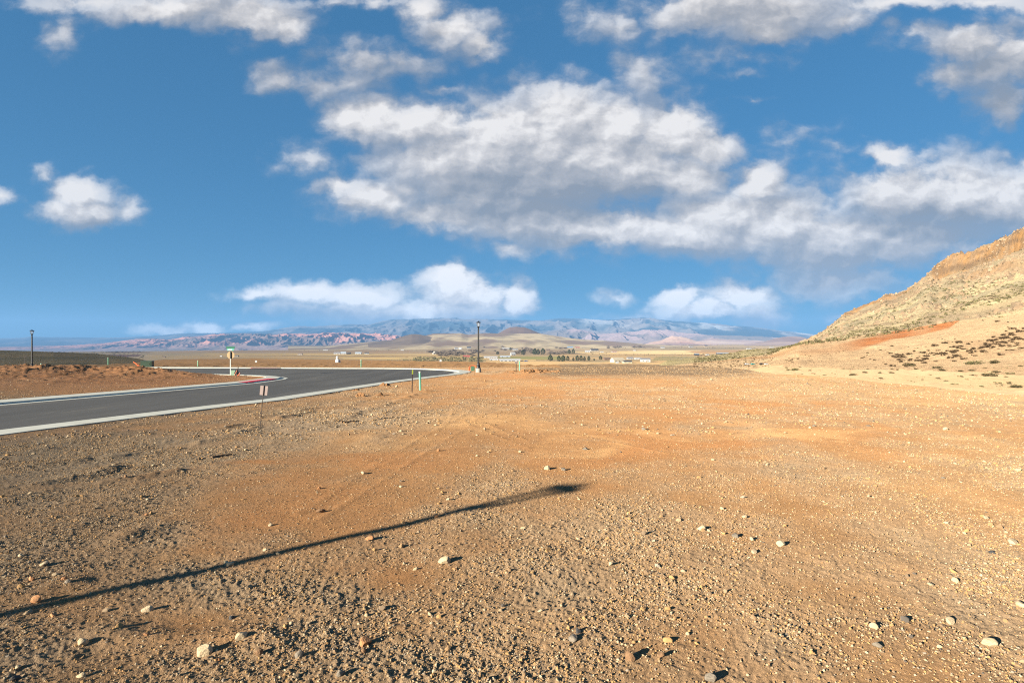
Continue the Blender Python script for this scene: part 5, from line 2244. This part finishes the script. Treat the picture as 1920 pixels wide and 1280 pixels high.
PINES = [(1032, 677.5, 12.5, 1.0, "lone dark round pine left of the pair on the field's edge"), (1048, 678, 12, .8, "left pine of the tight clump on the field's edge"),
         (1056, 678, 12.5, .9, "middle pine of the tight clump on the field's edge"), (1064.5, 677, 10, .9, "right pine of the tight clump on the field's edge"),
         (1075, 676.5, 7, .8, "thin pale young pine between two clumps of pines"), (1082.5, 677, 11.5, .85, "taller pine leading the right-hand row along the field"),
         (1089.5, 677, 11, .8, "second pine of the right-hand row along the field"), (1096, 676.5, 8.5, .8, "small pine in the middle of the right-hand row"),
         (1104, 676, 9, .9, "last full pine of the right-hand row along the field"), (1114, 676, 4.5, .9, "tiny bush-like pine right of the row"),
         (1126, 674.5, 8, 1.2, "broad olive tree beside the brown barn"), (1003, 665.5, 13, .85, "left tall pine of the dark pair by the bare grove"),
         (1009, 665, 11, .85, "short pine tucked inside the dark pair by the bare grove"), (1018, 665, 12.5, 1.0, "right tall pine of the dark pair by the bare grove"),
         (981, 665.5, 10, 1.1, "wide dark pine standing apart behind the long white sheds"), (1067, 664, 9, 1.0, "dark pine at the right end of the bare hedge"),
         (1075, 663.5, 10, .9, "tallest dark pine at the right end of the bare hedge"), (933, 664.5, 6, 1.5, "low dark evergreen clump left of the wide pine"),
         (957, 656.5, 5, 1.2, "dark evergreen between the white houses in the distance"), (835, 661.5, 5, 1.3, "dark evergreen right of the white gabled house")]
pp = [tree_proto('pine', 601), tree_proto('pine', 602), tree_proto('pine', 603)]
for i, (px, py, h, wd, lab) in enumerate(PINES):
    place_tree(pp[i % 3], px, py, h, wd, lab, "dark evergreens in the valley", i < 3)
bp_ = [tree_proto('bare', 611), tree_proto('bare', 612), tree_proto('bare', 613)]
BARE = []
for (x0, x1, y0, y1, k, h0, h1) in [(798, 900, 660, 670, 26, 6, 11), (985, 1000, 660, 666, 5, 8, 12), (966, 978, 661, 666, 4, 6, 9), (1032, 1064, 662.5, 665, 14, 6, 8), (905, 990, 652, 660, 12, 4, 7),
                                   (1040, 1060, 652, 656, 5, 5, 7), (1130, 1165, 651, 655, 9, 4, 6), (1185, 1205, 652, 655, 4, 5, 7), (868, 905, 658, 663, 8, 5, 8)]:
    for _ in range(k):
        BARE.append((random.uniform(x0, x1), random.uniform(y0, y1), random.uniform(h0, h1)))
for i, (px, py, h) in enumerate(BARE):
    place_tree(bp_[i % 3], px, py, h, random.uniform(.9, 1.3), "leafless grey tree in the groves among the valley houses", "leafless trees in the valley", i < 3)

# ================================================================== buildings in the valley
WALL = {'white': (.54, .53, .50), 'cream': (.70, .60, .42), 'brown': (.24, .15, .09), 'red': (.40, .10, .08), 'grey': (.42, .41, .39), 'tan': (.46, .35, .22), 'dark': (.06, .055, .05)}
ROOF = {'white': (.46, .46, .46), 'grey': (.26, .25, .25), 'dark': (.075, .07, .07), 'brown': (.22, .15, .10), 'red': (.42, .10, .08), 'blue': (.22, .34, .50), 'cream': (.62, .52, .36), 'steel': (.40, .46, .52)}
for k, c in WALL.items():
    M['w_' + k] = mat_simple("wall_" + k, c, .85, vary=.07, scale=.3)
for k, c in ROOF.items():
    M['r_' + k] = mat_simple("roof_" + k, c, .75, vary=.10, scale=.3)
M['pane_and_open_shade'] = mat_simple("dark_glass_and_open_shade", (.03, .035, .04), .2, vary=.1)  # window glass, and the painted shade of open shed fronts


def house(name, px, py, wpx, hpx, wall, roof, label, rz=0.0, depth=.6, rise=.45, door='window', openf=False, group=None, cat="house", yoff=0):
    p = hit(px, py, 500, 6000, False)
    if p is None:
        return
    s = p[1] / F
    W, H = wpx * s * .94, hpx * s * .94
    Dp = W * depth
    hw = H * (1 - rise)
    t = empty(name, (p[0], p[1] + Dp * .5, p[2] - .1 * H))
    t.rotation_euler = (0, 0, rz)
    tag(t, label, cat, group)
    hw = hw + .1 * H
    b = MB()
    vs = [(-W / 2, -Dp / 2, 0), (W / 2, -Dp / 2, 0), (W / 2, Dp / 2, 0), (-W / 2, Dp / 2, 0), (-W / 2, -Dp / 2, hw), (W / 2, -Dp / 2, hw), (W / 2, Dp / 2, hw), (-W / 2, Dp / 2, hw),
          (-W / 2, 0, hw + H * rise * .96), (W / 2, 0, hw + H * rise * .96)]
    b.add(vs, [(0, 1, 5, 4), (2, 3, 7, 6), (1, 2, 6, 9, 5), (3, 0, 4, 8, 7), (4, 5, 9, 8), (6, 7, 8, 9), (3, 2, 1, 0)])
    b.build("wall", M['w_' + wall], t)
    r = MB()
    ov, th = W * .03, max(H * .05, .12)
    for sy in (-1, 1):
        e0, e1 = (sy * (Dp / 2 + ov), hw - ov * H * rise / (Dp / 2)), (0, hw + H * rise)
        q = [(-W / 2 - ov, e0[0], e0[1] + .03), (W / 2 + ov, e0[0], e0[1] + .03), (W / 2 + ov, e1[0], e1[1] + .03), (-W / 2 - ov, e1[0], e1[1] + .03)]
        q2 = [(a, b_, c + th) for a, b_, c in q]
        f = [(0, 1, 2, 3), (7, 6, 5, 4), (0, 4, 5, 1), (1, 5, 6, 2), (2, 6, 7, 3), (3, 7, 4, 0)]
        if sy < 0:
            f = [tuple(reversed(x)) for x in f]
        r.add(q + q2, f)
    r.build("roof", M['r_' + roof], t)
    if openf:
        d = MB()
        d.box((0, -Dp / 2 - .06, hw * .46), (W * .86, .1, hw * .86))
        d.build("shade_panel", M['pane_and_open_shade'], t)  # flat dark panel: shade inside the open front put into its colour
    elif wpx >= 8:
        k = max(2, int(wpx / 7))
        for i in range(k):
            w = MB()
            w.box((-W / 2 + W * (i + .5) / k, -Dp / 2 - .05, hw * .55), (W * .10, .08, hw * .32))
            w.build("window", M['pane_and_open_shade'], t)
        d = MB()
        d.box((W * .12, -Dp / 2 - .05, hw * .35), (W * .06, .09, hw * .62))
        d.build("door", M['r_brown'], t)
    return t


HG = None
house("house", 1159, 679.5, 24, 9.5, 'cream', 'cream', "cream gabled house among the nearest valley buildings", .35, .7, .5)
house("garage", 1177, 680.5, 17, 5, 'cream', 'dark', "low garage with dark roof right of the cream gabled house", .1, .6, .5, cat="garage")
house("shed", 1157.5, 681, 5, 3.2, 'white', 'white', "tiny white shed in front of the cream gabled house", .2, cat="shed")
house("barn", 1211, 678.5, 19, 7.5, 'white', 'grey', "long white barn with grey roof right of the cream house", -.1, .6, .30, cat="barn")
house("barn", 1197, 674, 13, 4.0, 'white', 'white', "white shed behind the long white barn", .1, .5, .35, cat="barn")
house("barn", 1139, 675, 14, 5, 'brown', 'brown', "brown low barn between trees and the cream house", .2, .6, .45, cat="barn")
house("shed", 1182, 673.5, 12, 4.5, 'grey', 'grey', "grey shed behind the dark-roofed garage", .1, .6, .4, cat="shed")
house("shed", 1307, 666, 9, 3.8, 'dark', 'steel', "black open-fronted shed alone on the plain at right", .1, .6, .3, openf=True, cat="shed")
house("shed", 1356, 663.8, 24, 2.8, 'dark', 'steel', "very long low shed with steel roof at right", .02, .25, .4, openf=True, cat="shed")
house("shed", 1327, 666, 6, 2.6, 'white', 'grey', "small white shed between the black shed and the long low shed", .2, cat="shed")
house("greenhouse", 956, 677.5, 40, 5, 'white', 'white', "longest white greenhouse at the field's edge right of the lamp", .02, .25, .5, cat="greenhouse")
house("greenhouse", 926, 675.5, 17, 3.8, 'white', 'white', "shorter white greenhouse just right of the lamp post", .03, .4, .5, cat="greenhouse")
house("greenhouse", 920, 671, 26, 3.4, 'white', 'white', "thin white greenhouse behind the shorter one", .02, .25, .5, cat="greenhouse")
house("shed", 947, 670, 20, 3.4, 'grey', 'steel', "grey shed row behind the longest white greenhouse", .05, .3, .5, cat="shed")
house("barn", 874.5, 669.5, 13, 3.6, 'red', 'red', "long red barn among bushes left of the lamp post", .1, .4, .5, cat="barn")
house("house", 816, 664, 11, 6, 'white', 'dark', "white gabled house with dark roof among bare trees", 1.2, .8, .55)
house("house", 855, 654.5, 7, 3.6, 'white', 'grey', "left white house of the far pair behind the groves", .3, .7, .5)
house("house", 863, 654.5, 6, 3.2, 'white', 'white', "right white house of the far pair behind the groves", -.2, .7, .5)
house("house", 879, 653.5, 8, 4, 'grey', 'dark', "dark-roofed house left of the lamp post on the hill's foot", .2, .7, .55)
house("house", 949, 655, 16, 3.2, 'white', 'white', "wide white building on the hill's foot right of the lamp", .05, .35, .5)
house("house", 966, 656.5, 11, 3.2, 'white', 'grey', "white building just right of the wide white one", .1, .5, .5)
house("house", 968, 653, 8, 2.2, 'white', 'steel', "pale long building above the wide white one", .05, .4, .5)
house("house", 961.5, 666, 9, 6, 'grey', 'white', "pale silo-like house beside the wide dark pine", .4, .8, .6)
house("house", 1028, 656.8, 8, 2.4, 'brown', 'dark', "dark flat house behind the bare hedge", .1, .5, .4)
house("house", 1069, 652.8, 11, 3.4, 'white', 'blue', "blue-roofed house at the foot of the brown hills", .1, .5, .55)
house("house", 1083, 652.8, 9, 2.6, 'tan', 'red', "red-roofed house right of the blue-roofed one", .1, .5, .55)
house("barn", 1102, 659.8, 10, 3.4, 'white', 'white', "white barn standing on the open straw field", -.1, .6, .4, cat="barn")
house("house", 1115, 657.8, 15, 4.2, 'grey', 'dark', "dark farmhouse right of the white barn on the field", .15, .5, .6)
house("shed", 1129, 660.5, 6, 1.8, 'white', 'white', "small white shed by the track on the straw field", .1, cat="shed")
house("shed", 1152, 660.3, 9, 2.0, 'white', 'red', "white shed with reddish roof by the track", .1, cat="shed")
house("shed", 1190, 657.8, 4, 2, 'white', 'white', "white hut at the end of the track", .1, cat="shed")
house("house", 1243, 652.5, 7, 3, 'white', 'grey', "white house far off right of the track", .1)
house("house", 1324, 650.2, 7, 3.4, 'tan', 'dark', "dark-roofed house below the lilac hills", .1)
house("house", 1405, 655, 9, 2.4, 'white', 'white', "white building below the flat-topped dark hill", .1, .4)
house("house", 1448, 652, 8, 1.8, 'white', 'white', "pale far building at the foot of the hillside", .1, .4)
house("house", 631, 663.8, 12, 4.2, 'white', 'grey', "leftmost house of the row on the left straw fields", .1, .5, .55)
house("house", 643, 663.8, 10, 4.6, 'white', 'steel', "steel-roofed house in the row on the left straw fields", .2, .5, .55)
house("house", 653, 663.6, 8, 3.4, 'grey', 'dark', "dark-roofed house in the row on the left straw fields", -.1, .5, .55)
house("house", 671, 663.6, 12, 3.8, 'white', 'steel', "wide pale house right of the dark-roofed one in the row", .1, .5, .55)
house("house", 687, 663.6, 8, 3.6, 'white', 'dark', "last white house of the row with a dark roof", .1, .5, .55)
house("house", 562, 665, 9, 3.2, 'white', 'brown', "lone small house on the straw field above the red kerb", .1, .5, .5)
house("house", 610, 657, 9, 1.8, 'white', 'white', "tiny pale building far off on the left plain", .1, .4, .5)
house("house", 439, 668.5, 13, 2.8, 'white', 'dark', "flat dark-roofed house beside the street sign post", .1, .5, .5)
house("shed", 414, 668.5, 4, 2, 'white', 'white', "white hut left of the street sign post", .1, cat="shed")
house("shed", 337, 677.4, 16, 3.0, 'tan', 'brown', "brown-roofed long shed left of the street sign", .05, .4, .5, cat="shed")
house("shed", 361, 676.8, 12, 2.4, 'tan', 'blue', "blue-grey shed right of the brown-roofed long shed", .05, .4, .5, cat="shed")
house("shed", 307, 670.5, 5, 2.4, 'brown', 'dark', "small dark hut far left on the plain", .1, cat="shed")
house("house", 754, 657, 6, 1.8, 'white', 'white', "pale house at the foot of the low dark peak", .1)
house("house", 1296, 651, 8, 1.8, 'white', 'grey', "grey-roofed far house right of the butte", .1, .4)


# parked vehicles near the greenhouses and the bluff
def car(px, py, wpx, body, label, name="car", d0=400):
    p = hit(px, py, d0, 6000, False)
    if p is None:
        return
    L = 4.6 * wpx / (4.6 * F / p[1]) if False else wpx * p[1] / F
    k = L / 4.6
    t = empty(name, (p[0], p[1], p[2]))
    t.scale = (k, k, k)
    t.rotation_euler = (0, 0, .15)
    tag(t, label, "car")
    b = MB()
    b.add([(-2.3, -.9, .35), (2.3, -.9, .35), (2.3, .9, .35), (-2.3, .9, .35), (-2.3, -.9, .95), (2.25, -.9, .85), (2.25, .9, .85), (-2.3, .9, .95)],
          [(3, 2, 1, 0), (4, 5, 6, 7), (0, 1, 5, 4), (1, 2, 6, 5), (2, 3, 7, 6), (3, 0, 4, 7)])
    b.add([(-1.9, -.85, .94), (1.1, -.85, .92), (1.1, .85, .92), (-1.9, .85, .94), (-1.5, -.7, 1.5), (.4, -.7, 1.5), (.4, .7, 1.5), (-1.5, .7, 1.5)],
          [(4, 5, 6, 7), (0, 1, 5, 4), (1, 2, 6, 5), (2, 3, 7, 6), (3, 0, 4, 7)])
    b.build("body", body, t)
    w = MB()
    w.add([(-1.7, -.84, 1.0), (.85, -.84, 1.0), (.35, -.74, 1.42), (-1.4, -.74, 1.42)], [(0, 1, 2, 3)])
    w.build("window", M['pane_and_open_shade'], t)
    for sx in (-1.4, 1.4):
        for sy in (-.85, .85):
            q = MB()
            q.tube([(sx, sy - .1, .34), (sx, sy + .1, .34)], .34, 14)
            q.build("wheel", M['blackpipe'], t)


M['carblue'] = mat_simple("blue_car_paint", (.03, .12, .34), .35, vary=.05)
M['carwhite'] = mat_simple("white_car_paint", (.72, .74, .75), .35, vary=.05)
M['cardark'] = mat_simple("dark_car_paint", (.03, .035, .045), .35, vary=.05)
M['carteal'] = mat_simple("teal_car_paint", (.05, .32, .32), .35, vary=.05)
car(986.5, 677.5, 6.5, M['carblue'], "blue car parked right of the longest white greenhouse")
car(979, 677.5, 5, M['cardark'], "dark car parked between the longest greenhouse and the blue car")
car(1428, 683, 8, M['cardark'], "dark vehicle parked at the foot of the sandy bluff", d0=60)
car(1412, 683.5, 8, M['carteal'], "teal vehicle parked left of the dark one by the bluff", d0=60)
car(1401, 683.5, 8, M['carwhite'], "white vehicle leftmost of the vehicles by the bluff", d0=60)
car(1437, 683.5, 7, M['carwhite'], "white vehicle right of the dark one by the bluff", d0=60)
